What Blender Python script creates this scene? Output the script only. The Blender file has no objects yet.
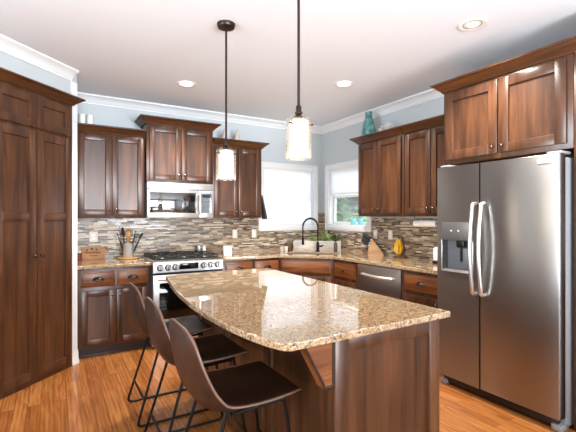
import bpy, bmesh, math, random
import numpy as np
from mathutils import Vector, Matrix, geometry
PI = math.pi
R = math.radians
random.seed(7)
sc = bpy.context.scene
C = bpy.context.collection

# ------------------------------------------------------------------ camera
cam = bpy.data.cameras.new('camera')
cam.sensor_width = 36.0
cam.lens = 395.0 / 576.0 * 36.0
cam.shift_y = (217.2 - 216.0) / 576.0
cam.clip_start = 0.02
co = bpy.data.objects.new('camera', cam)
C.objects.link(co)
co.location = (0, 0, 1.385)
co.rotation_euler = (PI / 2, 0, -R(30.65))
sc.camera = co

# ------------------------------------------------------------------ view, world, daylight
sc.view_settings.view_transform = 'Standard'
sc.view_settings.look = 'None'
sc.view_settings.gamma = 1
sc.view_settings.use_curve_mapping = False
sc.view_settings.exposure = 0.33
sc.cycles.use_denoising = True
sc.cycles.max_bounces = 10
sc.cycles.diffuse_bounces = 5
sc.cycles.glossy_bounces = 5
sc.cycles.transmission_bounces = 8
sc.cycles.caustics_reflective = False
sc.cycles.caustics_refractive = False
sc.cycles.sample_clamp_indirect = 6.0

w = bpy.data.worlds.new('daylight')
sc.world = w
w.use_nodes = True
nt = w.node_tree
bg = nt.nodes['Background']
bg.inputs['Color'].default_value = (0.86, 0.93, 1.0, 1)
bg.inputs['Strength'].default_value = 4.6

def area(name, loc, rot, sx, sy, power, col, spread=74):
    l = bpy.data.lights.new(name, 'AREA')
    l.shape = 'RECTANGLE'
    l.size, l.size_y = sx, sy
    l.energy = power
    l.color = col
    l.spread = R(spread)
    o = bpy.data.objects.new(name, l)
    C.objects.link(o)
    o.location = loc
    o.rotation_euler = rot
    return o

# added fill lamps at the unseen windows, tipped up to brighten the ceiling
area('rear_window_fill', (-0.2, -3.24, 1.55), (PI / 2 + R(18), 0, 0), 1.9, 1.7, 66, (0.86, 0.92, 1.0))
area('rear_glass_door_fill', (2.3, -3.24, 1.35), (PI / 2 + R(18), 0, 0), 1.6, 2.0, 66, (0.86, 0.92, 1.0))
area('left_window_fill', (-3.24, 0.9, 1.5), (PI / 2 + R(18), 0, -PI / 2), 2.6, 1.8, 66, (0.86, 0.92, 1.0))
# added outside lamps brightening the drawn shades (window_1 and the upper half of window_2)
area('back_shade_boost', (2.945, 5.30, 1.68), (PI / 2, 0, PI), 1.1, 1.1, 8, (0.92, 0.97, 1.0), 180)
area('right_shade_boost', (3.80, 4.33, 1.93), (PI / 2, 0, PI / 2), 0.85, 0.36, 2.2, (0.92, 0.97, 1.0), 180)
sun = bpy.data.lights.new('sun', 'SUN')
sun.energy = 2.0
sun.angle = R(1)
sun.color = (1, 0.95, 0.86)
so = bpy.data.objects.new('sun', sun)
C.objects.link(so)
so.rotation_euler = (R(46), 0, R(128))

# ------------------------------------------------------------------ materials
def srgb(r, g, b):
    f = lambda c: c / 12.92 if c <= 0.04045 else ((c + 0.055) / 1.055) ** 2.4
    return (f(r / 255), f(g / 255), f(b / 255), 1)

def mat(name, col=(200, 200, 200), rough=0.5, metal=0.0, **kw):
    m = bpy.data.materials.new(name)
    m.use_nodes = True
    p = m.node_tree.nodes['Principled BSDF']
    p.inputs['Base Color'].default_value = srgb(*col)
    p.inputs['Roughness'].default_value = rough
    p.inputs['Metallic'].default_value = metal
    for k, v in kw.items():
        p.inputs[k.replace('_', ' ')].default_value = v
    return m

def N(m, t, **kw):
    n = m.node_tree.nodes.new(t)
    for k, v in kw.items():
        setattr(n, k, v)
    return n

def L(m, a, b):
    m.node_tree.links.new(a, b)

def ramp(m, fac, stops, interp='LINEAR'):
    n = N(m, 'ShaderNodeValToRGB')
    cr = n.color_ramp
    cr.interpolation = interp
    while len(cr.elements) > 1:
        cr.elements.remove(cr.elements[-1])
    cr.elements[0].position = stops[0][0]
    cr.elements[0].color = srgb(*stops[0][1])
    for p, c in stops[1:]:
        e = cr.elements.new(p)
        e.color = srgb(*c)
    L(m, fac, n.inputs['Fac'])
    return n

def P(m):
    return m.node_tree.nodes['Principled BSDF']

def mapped(m, scale, rot=(0, 0, 0), jitter=True):
    tc = N(m, 'ShaderNodeTexCoord')
    mp = N(m, 'ShaderNodeMapping')
    mp.inputs['Scale'].default_value = scale
    mp.inputs['Rotation'].default_value = rot
    L(m, tc.outputs['Object'], mp.inputs['Vector'])
    if jitter:
        oi = N(m, 'ShaderNodeObjectInfo')
        mu = N(m, 'ShaderNodeMath', operation='MULTIPLY')
        mu.inputs[1].default_value = 37.0
        L(m, oi.outputs['Random'], mu.inputs[0])
        L(m, mu.outputs[0], mp.inputs['Location'])
    return mp.outputs['Vector']

def wood(name, stops, scale, rough=0.35, bump=0.04, detail=6, spec=0.5):
    m = mat(name, rough=rough)
    v = mapped(m, scale)
    n1 = N(m, 'ShaderNodeTexNoise')
    n1.inputs['Scale'].default_value = 1.0
    n1.inputs['Detail'].default_value = detail
    n1.inputs['Roughness'].default_value = 0.62
    n1.inputs['Distortion'].default_value = 0.6
    L(m, v, n1.inputs['Vector'])
    r = ramp(m, n1.outputs['Fac'], stops)
    # large soft blotches of the stain
    v2 = mapped(m, (4, 4, 2.4))
    n2 = N(m, 'ShaderNodeTexNoise')
    n2.inputs['Scale'].default_value = 1.0
    n2.inputs['Detail'].default_value = 2
    L(m, v2, n2.inputs['Vector'])
    mx = N(m, 'ShaderNodeMix', data_type='RGBA', blend_type='MULTIPLY')
    mx.inputs['Factor'].default_value = 0.55
    L(m, r.outputs['Color'], mx.inputs['A'])
    r2 = ramp(m, n2.outputs['Fac'], [(0.3, (190, 182, 178)), (0.7, (255, 255, 255))])
    L(m, r2.outputs['Color'], mx.inputs['B'])
    L(m, mx.outputs['Result'], P(m).inputs['Base Color'])
    b = N(m, 'ShaderNodeBump')
    b.inputs['Strength'].default_value = bump
    b.inputs['Distance'].default_value = 0.002
    L(m, n1.outputs['Fac'], b.inputs['Height'])
    L(m, b.outputs['Normal'], P(m).inputs['Normal'])
    P(m).inputs['Specular IOR Level'].default_value = spec
    return m

STAIN = [(0.22, (38, 22, 12)), (0.45, (72, 44, 26)), (0.60, (93, 58, 35)), (0.82, (122, 81, 52))]
M = {}
M['wood_v'] = wood('stained wood, upright grain', STAIN, (16, 16, 1.1), 0.3)
M['wood_h'] = wood('stained wood, level grain', STAIN, (1.1, 16, 16))
M['wood_lit'] = wood('stained drawer wood', [(0.28, (76, 41, 18)), (0.5, (120, 69, 34)), (0.75, (152, 96, 52))], (2.2, 30, 30))  # the stain warmed and lightened, light on drawers and corbels put into the colour
M['wood_crown'] = wood('stained crown wood', [(0.25, (46, 24, 10)), (0.5, (82, 47, 21)), (0.8, (112, 70, 36))], (1.4, 18, 18))  # same wood, with the warm light it reflects mixed into the colour
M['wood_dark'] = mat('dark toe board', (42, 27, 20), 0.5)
M['pale_wood'] = wood('pale beech', [(0.3, (176, 124, 72)), (0.7, (212, 164, 104))], (4, 40, 40), 0.45)
M['white_wash'] = wood('whitewashed board', [(0.3, (186, 176, 164)), (0.6, (226, 220, 212))], (5, 40, 40), 0.6)

def plain_paint(name, col, rough=0.55):
    m = mat(name, col, rough)
    v = mapped(m, (120, 120, 120), jitter=False)
    n = N(m, 'ShaderNodeTexNoise')
    L(m, v, n.inputs['Vector'])
    b = N(m, 'ShaderNodeBump')
    b.inputs['Strength'].default_value = 0.03
    b.inputs['Distance'].default_value = 0.002
    L(m, n.outputs['Fac'], b.inputs['Height'])
    L(m, b.outputs['Normal'], P(m).inputs['Normal'])
    return m
M['wall'] = plain_paint('blue grey wall paint', (186, 193, 195), 0.6)
M['wall_bounce'] = plain_paint('pale bounce paint', (228, 226, 220), 0.7)  # unseen walls made pale to bounce more light into the kitchen
M['ceiling'] = plain_paint('ceiling paint', (226, 229, 232), 0.8)
M['trim'] = plain_paint('white trim paint', (224, 225, 225), 0.35)

def floor_mat():
    m = mat('oak strip floor', rough=0.22)
    tc = N(m, 'ShaderNodeTexCoord')
    sp = N(m, 'ShaderNodeSeparateXYZ')
    L(m, tc.outputs['Object'], sp.inputs[0])
    cb = N(m, 'ShaderNodeCombineXYZ')
    L(m, sp.outputs['Y'], cb.inputs['X'])
    L(m, sp.outputs['X'], cb.inputs['Y'])
    br = N(m, 'ShaderNodeTexBrick')
    br.inputs['Scale'].default_value = 1
    br.inputs['Brick Width'].default_value = 0.95
    br.inputs['Row Height'].default_value = 0.083
    br.inputs['Mortar Size'].default_value = 0.0012
    br.inputs['Mortar Smooth'].default_value = 0.2
    br.inputs['Color1'].default_value = (0, 0, 0, 1)
    br.inputs['Color2'].default_value = (1, 1, 1, 1)
    br.inputs['Mortar'].default_value = (0.3, 0.3, 0.3, 1)
    br.offset = 0.37
    br.offset_frequency = 2
    L(m, cb.outputs[0], br.inputs['Vector'])
    mp = N(m, 'ShaderNodeMapping')
    mp.inputs['Scale'].default_value = (2.2, 22, 1)
    L(m, cb.outputs[0], mp.inputs['Vector'])
    off = N(m, 'ShaderNodeVectorMath', operation='SCALE')
    off.inputs['Scale'].default_value = 9.0
    L(m, br.outputs['Color'], off.inputs[0])
    ad = N(m, 'ShaderNodeVectorMath', operation='ADD')
    L(m, mp.outputs[0], ad.inputs[0])
    L(m, off.outputs[0], ad.inputs[1])
    n = N(m, 'ShaderNodeTexNoise')
    n.inputs['Scale'].default_value = 1.2
    n.inputs['Detail'].default_value = 4
    n.inputs['Distortion'].default_value = 1.1
    L(m, ad.outputs[0], n.inputs['Vector'])
    # cathedral grain rings
    wv = N(m, 'ShaderNodeTexWave', wave_type='BANDS', bands_direction='Y')
    wv.inputs['Scale'].default_value = 0.55
    wv.inputs['Distortion'].default_value = 9
    wv.inputs['Detail'].default_value = 2
    wv.inputs['Detail Scale'].default_value = 0.5
    L(m, ad.outputs[0], wv.inputs['Vector'])
    a1 = N(m, 'ShaderNodeMath', operation='MULTIPLY_ADD')
    a1.inputs[1].default_value = 0.16
    L(m, wv.outputs['Fac'], a1.inputs[0])
    L(m, n.outputs['Fac'], a1.inputs[2])
    a2 = N(m, 'ShaderNodeMath', operation='MULTIPLY_ADD')
    a2.inputs[1].default_value = 0.34
    L(m, br.outputs['Color'], a2.inputs[0])
    L(m, a1.outputs[0], a2.inputs[2])
    r = ramp(m, a2.outputs[0], [(0.30, (118, 64, 28)), (0.7, (158, 95, 46)), (1.08, (186, 122, 66))])
    mx = N(m, 'ShaderNodeMix', data_type='RGBA')
    L(m, br.outputs['Fac'], mx.inputs['Factor'])
    L(m, r.outputs['Color'], mx.inputs['A'])
    mx.inputs['B'].default_value = srgb(84, 46, 22)
    L(m, mx.outputs['Result'], P(m).inputs['Base Color'])
    return m
M['floor'] = floor_mat()

def tile_mat():
    m = mat('linear glass and stone mosaic', rough=0.22)
    tc = N(m, 'ShaderNodeTexCoord')
    sp = N(m, 'ShaderNodeSeparateXYZ')
    L(m, tc.outputs['Object'], sp.inputs[0])
    ad = N(m, 'ShaderNodeMath', operation='ADD')
    L(m, sp.outputs['X'], ad.inputs[0])
    L(m, sp.outputs['Y'], ad.inputs[1])
    cb = N(m, 'ShaderNodeCombineXYZ')
    L(m, ad.outputs[0], cb.inputs['X'])
    L(m, sp.outputs['Z'], cb.inputs['Y'])
    br = N(m, 'ShaderNodeTexBrick')
    br.inputs['Scale'].default_value = 1
    br.inputs['Brick Width'].default_value = 0.14
    br.inputs['Row Height'].default_value = 0.017
    br.inputs['Mortar Size'].default_value = 0.0018
    br.inputs['Mortar Smooth'].default_value = 0.1
    br.inputs['Color1'].default_value = (0, 0, 0, 1)
    br.inputs['Color2'].default_value = (1, 1, 1, 1)
    br.inputs['Mortar'].default_value = (0.5, 0.5, 0.5, 1)
    br.offset = 0.38
    br.offset_frequency = 3
    br.squash = 0.55
    br.squash_frequency = 2
    L(m, cb.outputs[0], br.inputs['Vector'])
    r = ramp(m, br.outputs['Color'], [(0.0, (74, 52, 40)), (0.12, (148, 130, 106)), (0.24, (206, 192, 168)), (0.36, (108, 84, 66)),
                                      (0.46, (172, 156, 128)), (0.56, (130, 122, 102)), (0.66, (172, 142, 110)), (0.76, (88, 74, 62)), (0.86, (218, 206, 182)), (0.94, (132, 100, 74))], 'CONSTANT')
    n = N(m, 'ShaderNodeTexNoise')
    n.inputs['Scale'].default_value = 45
    n.inputs['Detail'].default_value = 4
    L(m, tc.outputs['Object'], n.inputs['Vector'])
    mm = N(m, 'ShaderNodeMix', data_type='RGBA', blend_type='MULTIPLY')
    mm.inputs['Factor'].default_value = 0.6
    rr = ramp(m, n.outputs['Fac'], [(0.3, (205, 198, 192)), (0.7, (255, 255, 255))])
    L(m, r.outputs['Color'], mm.inputs['A'])
    L(m, rr.outputs['Color'], mm.inputs['B'])
    mx = N(m, 'ShaderNodeMix', data_type='RGBA')
    L(m, br.outputs['Fac'], mx.inputs['Factor'])
    L(m, mm.outputs['Result'], mx.inputs['A'])
    mx.inputs['B'].default_value = srgb(168, 152, 132)
    L(m, mx.outputs['Result'], P(m).inputs['Base Color'])
    mr = N(m, 'ShaderNodeMapRange')
    L(m, br.outputs['Color'], mr.inputs['Value'])
    mr.inputs['To Min'].default_value = 0.12
    mr.inputs['To Max'].default_value = 0.5
    L(m, mr.outputs[0], P(m).inputs['Roughness'])
    b = N(m, 'ShaderNodeBump', invert=True)
    b.inputs['Strength'].default_value = 0.5
    b.inputs['Distance'].default_value = 0.002
    L(m, br.outputs['Fac'], b.inputs['Height'])
    L(m, b.outputs['Normal'], P(m).inputs['Normal'])
    return m
M['tile'] = tile_mat()

def granite():
    m = mat('polished beige granite', rough=0.018)
    v = mapped(m, (1, 1, 1), jitter=False)
    n1 = N(m, 'ShaderNodeTexNoise')
    n1.inputs['Scale'].default_value = 62
    n1.inputs['Detail'].default_value = 6
    n1.inputs['Roughness'].default_value = 0.7
    n1.inputs['Distortion'].default_value = 0.8
    L(m, v, n1.inputs['Vector'])
    r1 = ramp(m, n1.outputs['Fac'], [(0.34, (74, 56, 42)), (0.42, (142, 112, 82)), (0.52, (172, 146, 112)), (0.66, (196, 176, 146))])
    n2 = N(m, 'ShaderNodeTexNoise')
    n2.inputs['Scale'].default_value = 125
    n2.inputs['Detail'].default_value = 3
    L(m, v, n2.inputs['Vector'])
    r2 = ramp(m, n2.outputs['Fac'], [(0.36, (70, 54, 44)), (0.42, (255, 255, 255))])
    mx = N(m, 'ShaderNodeMix', data_type='RGBA', blend_type='MULTIPLY')
    mx.inputs['Factor'].default_value = 0.9
    L(m, r1.outputs['Color'], mx.inputs['A'])
    L(m, r2.outputs['Color'], mx.inputs['B'])
    L(m, mx.outputs['Result'], P(m).inputs['Base Color'])
    P(m).inputs['IOR'].default_value = 1.7
    P(m).inputs['Coat Weight'].default_value = 0.5
    P(m).inputs['Coat IOR'].default_value = 1.6
    P(m).inputs['Coat Roughness'].default_value = 0.01
    return m
M['granite'] = granite()

def stainless(name, col=(176, 174, 172), rough=0.27, aniso=0.75, rot=0.0):
    m = mat(name, col, rough, 1.0)
    P(m).inputs['Anisotropic'].default_value = aniso
    P(m).inputs['Anisotropic Rotation'].default_value = rot
    t = N(m, 'ShaderNodeTangent', direction_type='RADIAL', axis='Z')
    L(m, t.outputs[0], P(m).inputs['Tangent'])
    return m
M['steel'] = stainless('brushed stainless steel', (150, 148, 146), 0.3, 0.8, 0.25)
M['steel_bright'] = mat('satin steel', (222, 220, 218), 0.3, 0.85)
M['crock_steel'] = mat('polished crock steel', (206, 208, 212), 0.25, 0.65)
M['range_steel'] = mat('range steel', (196, 194, 192), 0.3, 1.0)
M['block_wood'] = wood('dull beech', [(0.3, (150, 112, 74)), (0.7, (190, 152, 108))], (4, 40, 40), 0.5)
M['board_wood'] = wood('honey board wood', [(0.3, (166, 106, 54)), (0.7, (204, 146, 84))], (4, 40, 40), 0.45)
M['sink_steel'] = mat('sink steel', (120, 118, 116), 0.35, 1.0)
M['steel_dark'] = stainless('dark stainless steel', (168, 158, 150), 0.3)
M['case'] = mat('grey appliance case', (150, 153, 156), 0.45, 0.3)
M['black'] = mat('black plastic', (16, 16, 17), 0.35)
M['knife_black'] = mat('black handle', (12, 12, 13), 0.6)
M['iron'] = mat('black cast iron', (22, 22, 24), 0.5)
M['matte_black'] = mat('matte black metal', (20, 19, 19), 0.42, 0.6)
M['black_glass'] = mat('black oven glass', (8, 8, 9), 0.05)
M['mirror_glass'] = mat('dark mirror glass', (14, 15, 17), 0.04, IOR=2.6)
M['baffle'] = mat('grey lamp baffle', (150, 146, 142), 0.5)
M['display'] = mat('dark display glass', (12, 13, 16), 0.08)
M['bronze'] = mat('oil rubbed bronze', (66, 56, 50), 0.3, 1.0)
M['rod_bronze'] = mat('dark bronze rod', (50, 38, 32), 0.35, 0.7)
M['brass'] = mat('aged brass', (128, 98, 70), 0.35, 1.0)
M['knob'] = mat('polished dark knob', (128, 116, 106), 0.15, 1.0)
M['white'] = mat('white plastic', (238, 236, 230), 0.4)
M['cream'] = mat('cream plastic', (226, 216, 200), 0.4)
M['ceramic'] = mat('white ceramic', (240, 238, 234), 0.2)
M['wax'] = mat('white wax', (244, 242, 238), 0.5, Subsurface_Weight=0.1)
M['paper'] = mat('white paper', (240, 236, 228), 0.9)
M['charcoal_cloth'] = mat('charcoal cloth', (62, 60, 64), 0.95)
M['taupe'] = mat('taupe ceramic', (196, 186, 174), 0.6)
M['ivory'] = mat('ivory resin', (226, 220, 206), 0.6)
M['leaf'] = mat('green leaf', (66, 104, 40), 0.5)
M['leaf_pale'] = mat('pale green leaf', (150, 176, 104), 0.5)
for _k in ('leaf', 'leaf_pale'):
    P(M[_k]).inputs['Specular IOR Level'].default_value = 0.1
M['leaf_mid'] = mat('yellow green leaf', (104, 132, 56), 0.5, Specular_IOR_Level=0.1)
M['turquoise'] = mat('turquoise glaze', (130, 206, 216), 0.3)
M['red_spice'] = mat('red spice', (122, 52, 36), 0.5)
M['banana'] = mat('ripe banana skin', (236, 186, 36), 0.45)
M['banana_tip'] = mat('banana stem', (116, 92, 36), 0.6)
M['ink'] = mat('dark ink', (48, 30, 20), 0.7)
M['bark'] = mat('bark', (88, 70, 54), 0.9)
M['soil'] = mat('soil', (60, 45, 35), 0.95)

def leather(name, a, b, rough):
    m = mat(name, a, rough)
    v = mapped(m, (1, 1, 1))
    n = N(m, 'ShaderNodeTexNoise')
    n.inputs['Scale'].default_value = 14
    n.inputs['Detail'].default_value = 5
    L(m, v, n.inputs['Vector'])
    r = ramp(m, n.outputs['Fac'], [(0.35, a), (0.7, b)])
    L(m, r.outputs['Color'], P(m).inputs['Base Color'])
    n2 = N(m, 'ShaderNodeTexNoise')
    n2.inputs['Scale'].default_value = 260
    L(m, v, n2.inputs['Vector'])
    bp = N(m, 'ShaderNodeBump')
    bp.inputs['Strength'].default_value = 0.12
    bp.inputs['Distance'].default_value = 0.001
    L(m, n2.outputs['Fac'], bp.inputs['Height'])
    L(m, bp.outputs['Normal'], P(m).inputs['Normal'])
    P(m).inputs['Specular IOR Level'].default_value = 0.3
    return m
M['leather'] = leather('brown leather', (42, 24, 15), (62, 38, 24), 0.42)
M['piping'] = mat('leather edge', (108, 78, 62), 0.35)  # lighter than the leather: the bright light along the rim is in this colour

def teal_glass():
    m = mat('teal ceramic', (72, 124, 124), 0.28)
    v = mapped(m, (1, 1, 1))
    n = N(m, 'ShaderNodeTexNoise')
    n.inputs['Scale'].default_value = 20
    L(m, v, n.inputs['Vector'])
    r = ramp(m, n.outputs['Fac'], [(0.35, (52, 98, 102)), (0.65, (110, 158, 154))])
    L(m, r.outputs['Color'], P(m).inputs['Base Color'])
    return m
M['teal'] = teal_glass()

def glass(name, tint=(1, 1, 1), refl=0.08):
    """thin clear glazing: mostly lets light straight through, with a mirror-like share"""
    m = bpy.data.materials.new(name)
    m.use_nodes = True
    t = m.node_tree
    t.nodes.remove(t.nodes['Principled BSDF'])
    tr = N(m, 'ShaderNodeBsdfTransparent')
    tr.inputs['Color'].default_value = (*tint, 1)
    gl = N(m, 'ShaderNodeBsdfGlossy')
    gl.inputs['Roughness'].default_value = 0.03
    lw = N(m, 'ShaderNodeLayerWeight')
    lw.inputs['Blend'].default_value = 0.25
    mr = N(m, 'ShaderNodeMapRange')
    L(m, lw.outputs['Fresnel'], mr.inputs['Value'])
    mr.inputs['To Min'].default_value = refl * 0.5
    mr.inputs['To Max'].default_value = 0.35
    mx = N(m, 'ShaderNodeMixShader')
    L(m, mr.outputs[0], mx.inputs[0])
    L(m, tr.outputs[0], mx.inputs[1])
    L(m, gl.outputs[0], mx.inputs[2])
    L(m, mx.outputs[0], t.nodes['Material Output'].inputs['Surface'])
    return m
M['pane'] = glass('window glass')
M['lamp_glass'] = glass('clear lamp glass', (0.96, 0.95, 0.93), 0.12)
_m = M['lamp_glass']
_d = N(_m, 'ShaderNodeBsdfTranslucent')
_d.inputs['Color'].default_value = (0.95, 0.92, 0.87, 1)
_x = N(_m, 'ShaderNodeMixShader')
_x.inputs[0].default_value = 0.08
_o = _m.node_tree.nodes['Material Output']
L(_m, _o.inputs['Surface'].links[0].from_socket, _x.inputs[1])
L(_m, _d.outputs[0], _x.inputs[2])
L(_m, _x.outputs[0], _o.inputs['Surface'])

def shade_cloth():
    m = mat('white shade cloth', (238, 240, 244), 0.9)
    t = m.node_tree
    tl = N(m, 'ShaderNodeBsdfTranslucent')
    tl.inputs['Color'].default_value = (0.9, 0.93, 0.97, 1)
    mx = N(m, 'ShaderNodeMixShader')
    mx.inputs[0].default_value = 0.33
    L(m, P(m).outputs[0], mx.inputs[1])
    L(m, tl.outputs[0], mx.inputs[2])
    L(m, mx.outputs[0], t.nodes['Material Output'].inputs['Surface'])
    return m
M['shade'] = shade_cloth()

def emit(name, col, strength):
    m = mat(name, col, 0.4)
    P(m).inputs['Emission Color'].default_value = srgb(*col)
    P(m).inputs['Emission Strength'].default_value = strength
    return m
M['lamp_on'] = emit('glowing frosted glass', (255, 240, 216), 1.9)
M['can_on'] = emit('glowing downlight lens', (255, 246, 232), 5.0)
M['can_dim'] = emit('dim downlight bulb', (255, 246, 236), 0.55)

# ------------------------------------------------------------------ mesh helpers
class B:
    def __init__(s):
        s.v, s.f, s.m, s.k = [], [], [], 0

    def add(s, verts, faces, T=None):
        o = len(s.v)
        for p in verts:
            p = Vector(p)
            s.v.append(tuple(T @ p) if T else tuple(p))
        for f in faces:
            s.f.append([i + o for i in f])
            s.m.append(s.k)
        return s

    def frombm(s, bm, T=None):
        bm.verts.index_update()
        s.add([v.co[:] for v in bm.verts], [[v.index for v in f.verts] for f in bm.faces], T)
        bm.free()
        return s

    def box(s, x0, x1, y0, y1, z0, z1, bev=0.0, seg=2, T=None):
        bm = bmesh.new()
        bmesh.ops.create_cube(bm, size=1.0)
        for v in bm.verts:
            v.co = ((x0 + x1) / 2 + v.co.x * (x1 - x0), (y0 + y1) / 2 + v.co.y * (y1 - y0), (z0 + z1) / 2 + v.co.z * (z1 - z0))
        if bev:
            bmesh.ops.bevel(bm, geom=bm.edges[:], offset=bev, segments=seg, profile=0.5, affect='EDGES', clamp_overlap=True)
        return s.frombm(bm, T)

    def tube(s, pts, r, n=8, closed=False, T=None):
        pts = [Vector(p) for p in pts]
        rr = r if isinstance(r, (list, tuple)) else [r] * len(pts)
        N_ = len(pts)
        tang = []
        for i in range(N_):
            if closed:
                t = pts[(i + 1) % N_] - pts[i - 1]
            else:
                t = pts[min(i + 1, N_ - 1)] - pts[max(i - 1, 0)]
            tang.append(t.normalized())
        up = Vector((0, 0, 1)) if abs(tang[0].z) < 0.9 else Vector((1, 0, 0))
        a = tang[0].cross(up).normalized()
        vs, fs = [], []
        for i in range(N_):
            a = (a - tang[i] * a.dot(tang[i])).normalized()
            b = tang[i].cross(a)
            for k in range(n):
                th = 2 * PI * k / n
                vs.append(pts[i] + a * (math.cos(th) * rr[i]) + b * (math.sin(th) * rr[i]))
        for i in range(N_ if closed else N_ - 1):
            j = (i + 1) % N_
            for k in range(n):
                k2 = (k + 1) % n
                fs.append([i * n + k, i * n + k2, j * n + k2, j * n + k])
        if not closed:
            fs.append(list(range(n))[::-1])
            fs.append([(N_ - 1) * n + k for k in range(n)])
        return s.add(vs, fs, T)

    def lathe(s, prof, n=20, T=None):
        """prof: (radius, z) from bottom to top; caps where the radius is 0"""
        vs, fs = [], []
        for r, z in prof:
            for k in range(n):
                th = 2 * PI * k / n
                vs.append((max(r, 1e-5) * math.cos(th), max(r, 1e-5) * math.sin(th), z))
        for i in range(len(prof) - 1):
            for k in range(n):
                k2 = (k + 1) % n
                fs.append([i * n + k, i * n + k2, (i + 1) * n + k2, (i + 1) * n + k])
        fs.append(list(range(n))[::-1])
        fs.append([(len(prof) - 1) * n + k for k in range(n)])
        return s.add(vs, fs, T)

    def prism(s, poly, z0, z1, hole=None, T=None):
        loops = [[Vector((x, y, 0)) for x, y in poly]]
        if hole:
            loops.append([Vector((x, y, 0)) for x, y in hole])
        flat = [p for l in loops for p in l]
        tris = geometry.tessellate_polygon(loops)
        n = len(flat)
        vs = [(p.x, p.y, z0) for p in flat] + [(p.x, p.y, z1) for p in flat]
        fs = [list(t)[::-1] for t in tris] + [[i + n for i in t] for t in tris]
        o = 0
        for l in loops:
            k = len(l)
            for i in range(k):
                j = (i + 1) % k
                fs.append([o + i, o + j, n + o + j, n + o + i])
            o += k
        return s.add(vs, fs, T)

    def sweep(s, path, prof, T=None, close_prof=True):
        """prof: (outward to the RIGHT of travel, z) closed polygon, swept with mitres along the xy path"""
        path = [Vector((p[0], p[1])) for p in path]
        n = len(path)
        k = len(prof)
        vs, fs = [], []
        for i in range(n):
            d0 = (path[i] - path[i - 1]).normalized() if i > 0 else None
            d1 = (path[i + 1] - path[i]).normalized() if i < n - 1 else None
            r0 = Vector((d0.y, -d0.x)) if d0 else None
            r1 = Vector((d1.y, -d1.x)) if d1 else None
            if r0 is None: mi = r1
            elif r1 is None: mi = r0
            else:
                mi = r0 + r1
                mi = mi / (1 + r0.dot(r1))
            for o, z in prof:
                q = path[i] + mi * o
                vs.append((q.x, q.y, z))
        for i in range(n - 1):
            for a in range(k):
                b = (a + 1) % k
                fs.append([i * k + a, (i + 1) * k + a, (i + 1) * k + b, i * k + b])
        fs.append(list(range(k)))
        fs.append([(n - 1) * k + a for a in range(k)][::-1])
        return s.add(vs, fs, T)

    def ball(s, c, rx, ry=None, rz=None, T=None, u=14, v=10):
        bm = bmesh.new()
        bmesh.ops.create_uvsphere(bm, u_segments=u, v_segments=v, radius=1)
        ry = ry or rx
        rz = rz or rx
        for p in bm.verts:
            p.co = (c[0] + p.co.x * rx, c[1] + p.co.y * ry, c[2] + p.co.z * rz)
        return s.frombm(bm, T)

    def mirror_y(s):
        t = B()
        t.add([(a, -b, c) for a, b, c in s.v], [f[::-1] for f in s.f])
        t.m = list(s.m)
        return t

def obj(name, b, m, parent=None, smooth=True, loc=None, rot=None, label=None):
    me = bpy.data.meshes.new(name)
    me.from_pydata(b.v, [], b.f)
    bm = bmesh.new()
    bm.from_mesh(me)
    bmesh.ops.recalc_face_normals(bm, faces=bm.faces)
    bm.to_mesh(me)
    bm.free()
    ms = m if isinstance(m, (list, tuple)) else [m]
    for x in ms:
        me.materials.append(M[x] if isinstance(x, str) else x)
    if len(ms) > 1:
        me.polygons.foreach_set('material_index', b.m)
    if smooth:
        me.shade_smooth()
        me.set_sharp_from_angle(angle=R(38))
    o = bpy.data.objects.new(name, me)
    C.objects.link(o)
    if parent: o.parent = parent
    if loc: o.location = loc
    if rot: o.rotation_euler = rot
    if label: o['label'] = label
    return o

def tag(o, label, cat, group=None):
    o['label'] = label
    o['category'] = cat
    if group: o['group'] = group
    return o

def thing(name, label, cat, loc=(0, 0, 0), rz=0.0, group=None):
    o = bpy.data.objects.new(name, None)
    o.empty_display_size = 0.05
    C.objects.link(o)
    o.location = loc
    o.rotation_euler = (0, 0, rz)
    return tag(o, label, cat, group)

def struct(name, b, m, parent=None, smooth=False):
    o = obj(name, b, m, parent, smooth)
    if not parent: o['kind'] = 'structure'
    return o

def copy_tree(o, parent=None):
    c = o.copy()
    C.objects.link(c)
    if parent: c.parent = parent
    for ch in [x for x in bpy.data.objects if x.parent == o]:
        copy_tree(ch, c)
    return c

# ------------------------------------------------------------------ the room
YB, XR, HC = 4.94, 3.53, 2.743
XL, YN = -3.2, -3.2
PZ = 2.436                               # top of the pantry cabinet under its crown
d7 = math.sqrt(0.5)
# corner of the angled pantry wall, and the line it runs along
KX, KY = 0.186, 4.256
LX, LY = KX - 0.93, KY - 0.93

struct('floor', B().box(XL - 0.1, XR + 0.12, YN - 0.1, YB + 0.12, -0.08, 0), 'floor')
struct('ceiling', B().box(XL - 0.1, XR + 0.12, YN - 0.1, YB + 0.12, HC, HC + 0.08), 'ceiling')

# window openings: window 1 in the back wall, window 2 in the right wall
W1 = (2.522, 3.365, 1.268, 2.085)     # clear opening x0 x1 z0 z1
W2 = (3.905, 4.752, 1.268, 2.085)    # clear opening y0 y1 z0 z1
b = B()
b.box(0.1, W1[0], YB, YB + 0.12, 0, HC).box(W1[1], XR + 0.12, YB, YB + 0.12, 0, HC)
b.box(W1[0], W1[1], YB, YB + 0.12, 0, W1[2]).box(W1[0], W1[1], YB, YB + 0.12, W1[3], HC)
struct('wall_back', b, 'wall')
b = B()
b.box(XR, XR + 0.12, YN, W2[0], 0, HC).box(XR, XR + 0.12, W2[1], YB, 0, HC)
b.box(XR, XR + 0.12, W2[0], W2[1], 0, W2[2]).box(XR, XR + 0.12, W2[0], W2[1], W2[3], HC)
struct('wall_right', b, 'wall')
struct('wall_fridge_side', B().box(2.97, XR, 1.07, 1.19, 0, HC), 'wall')

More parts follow.
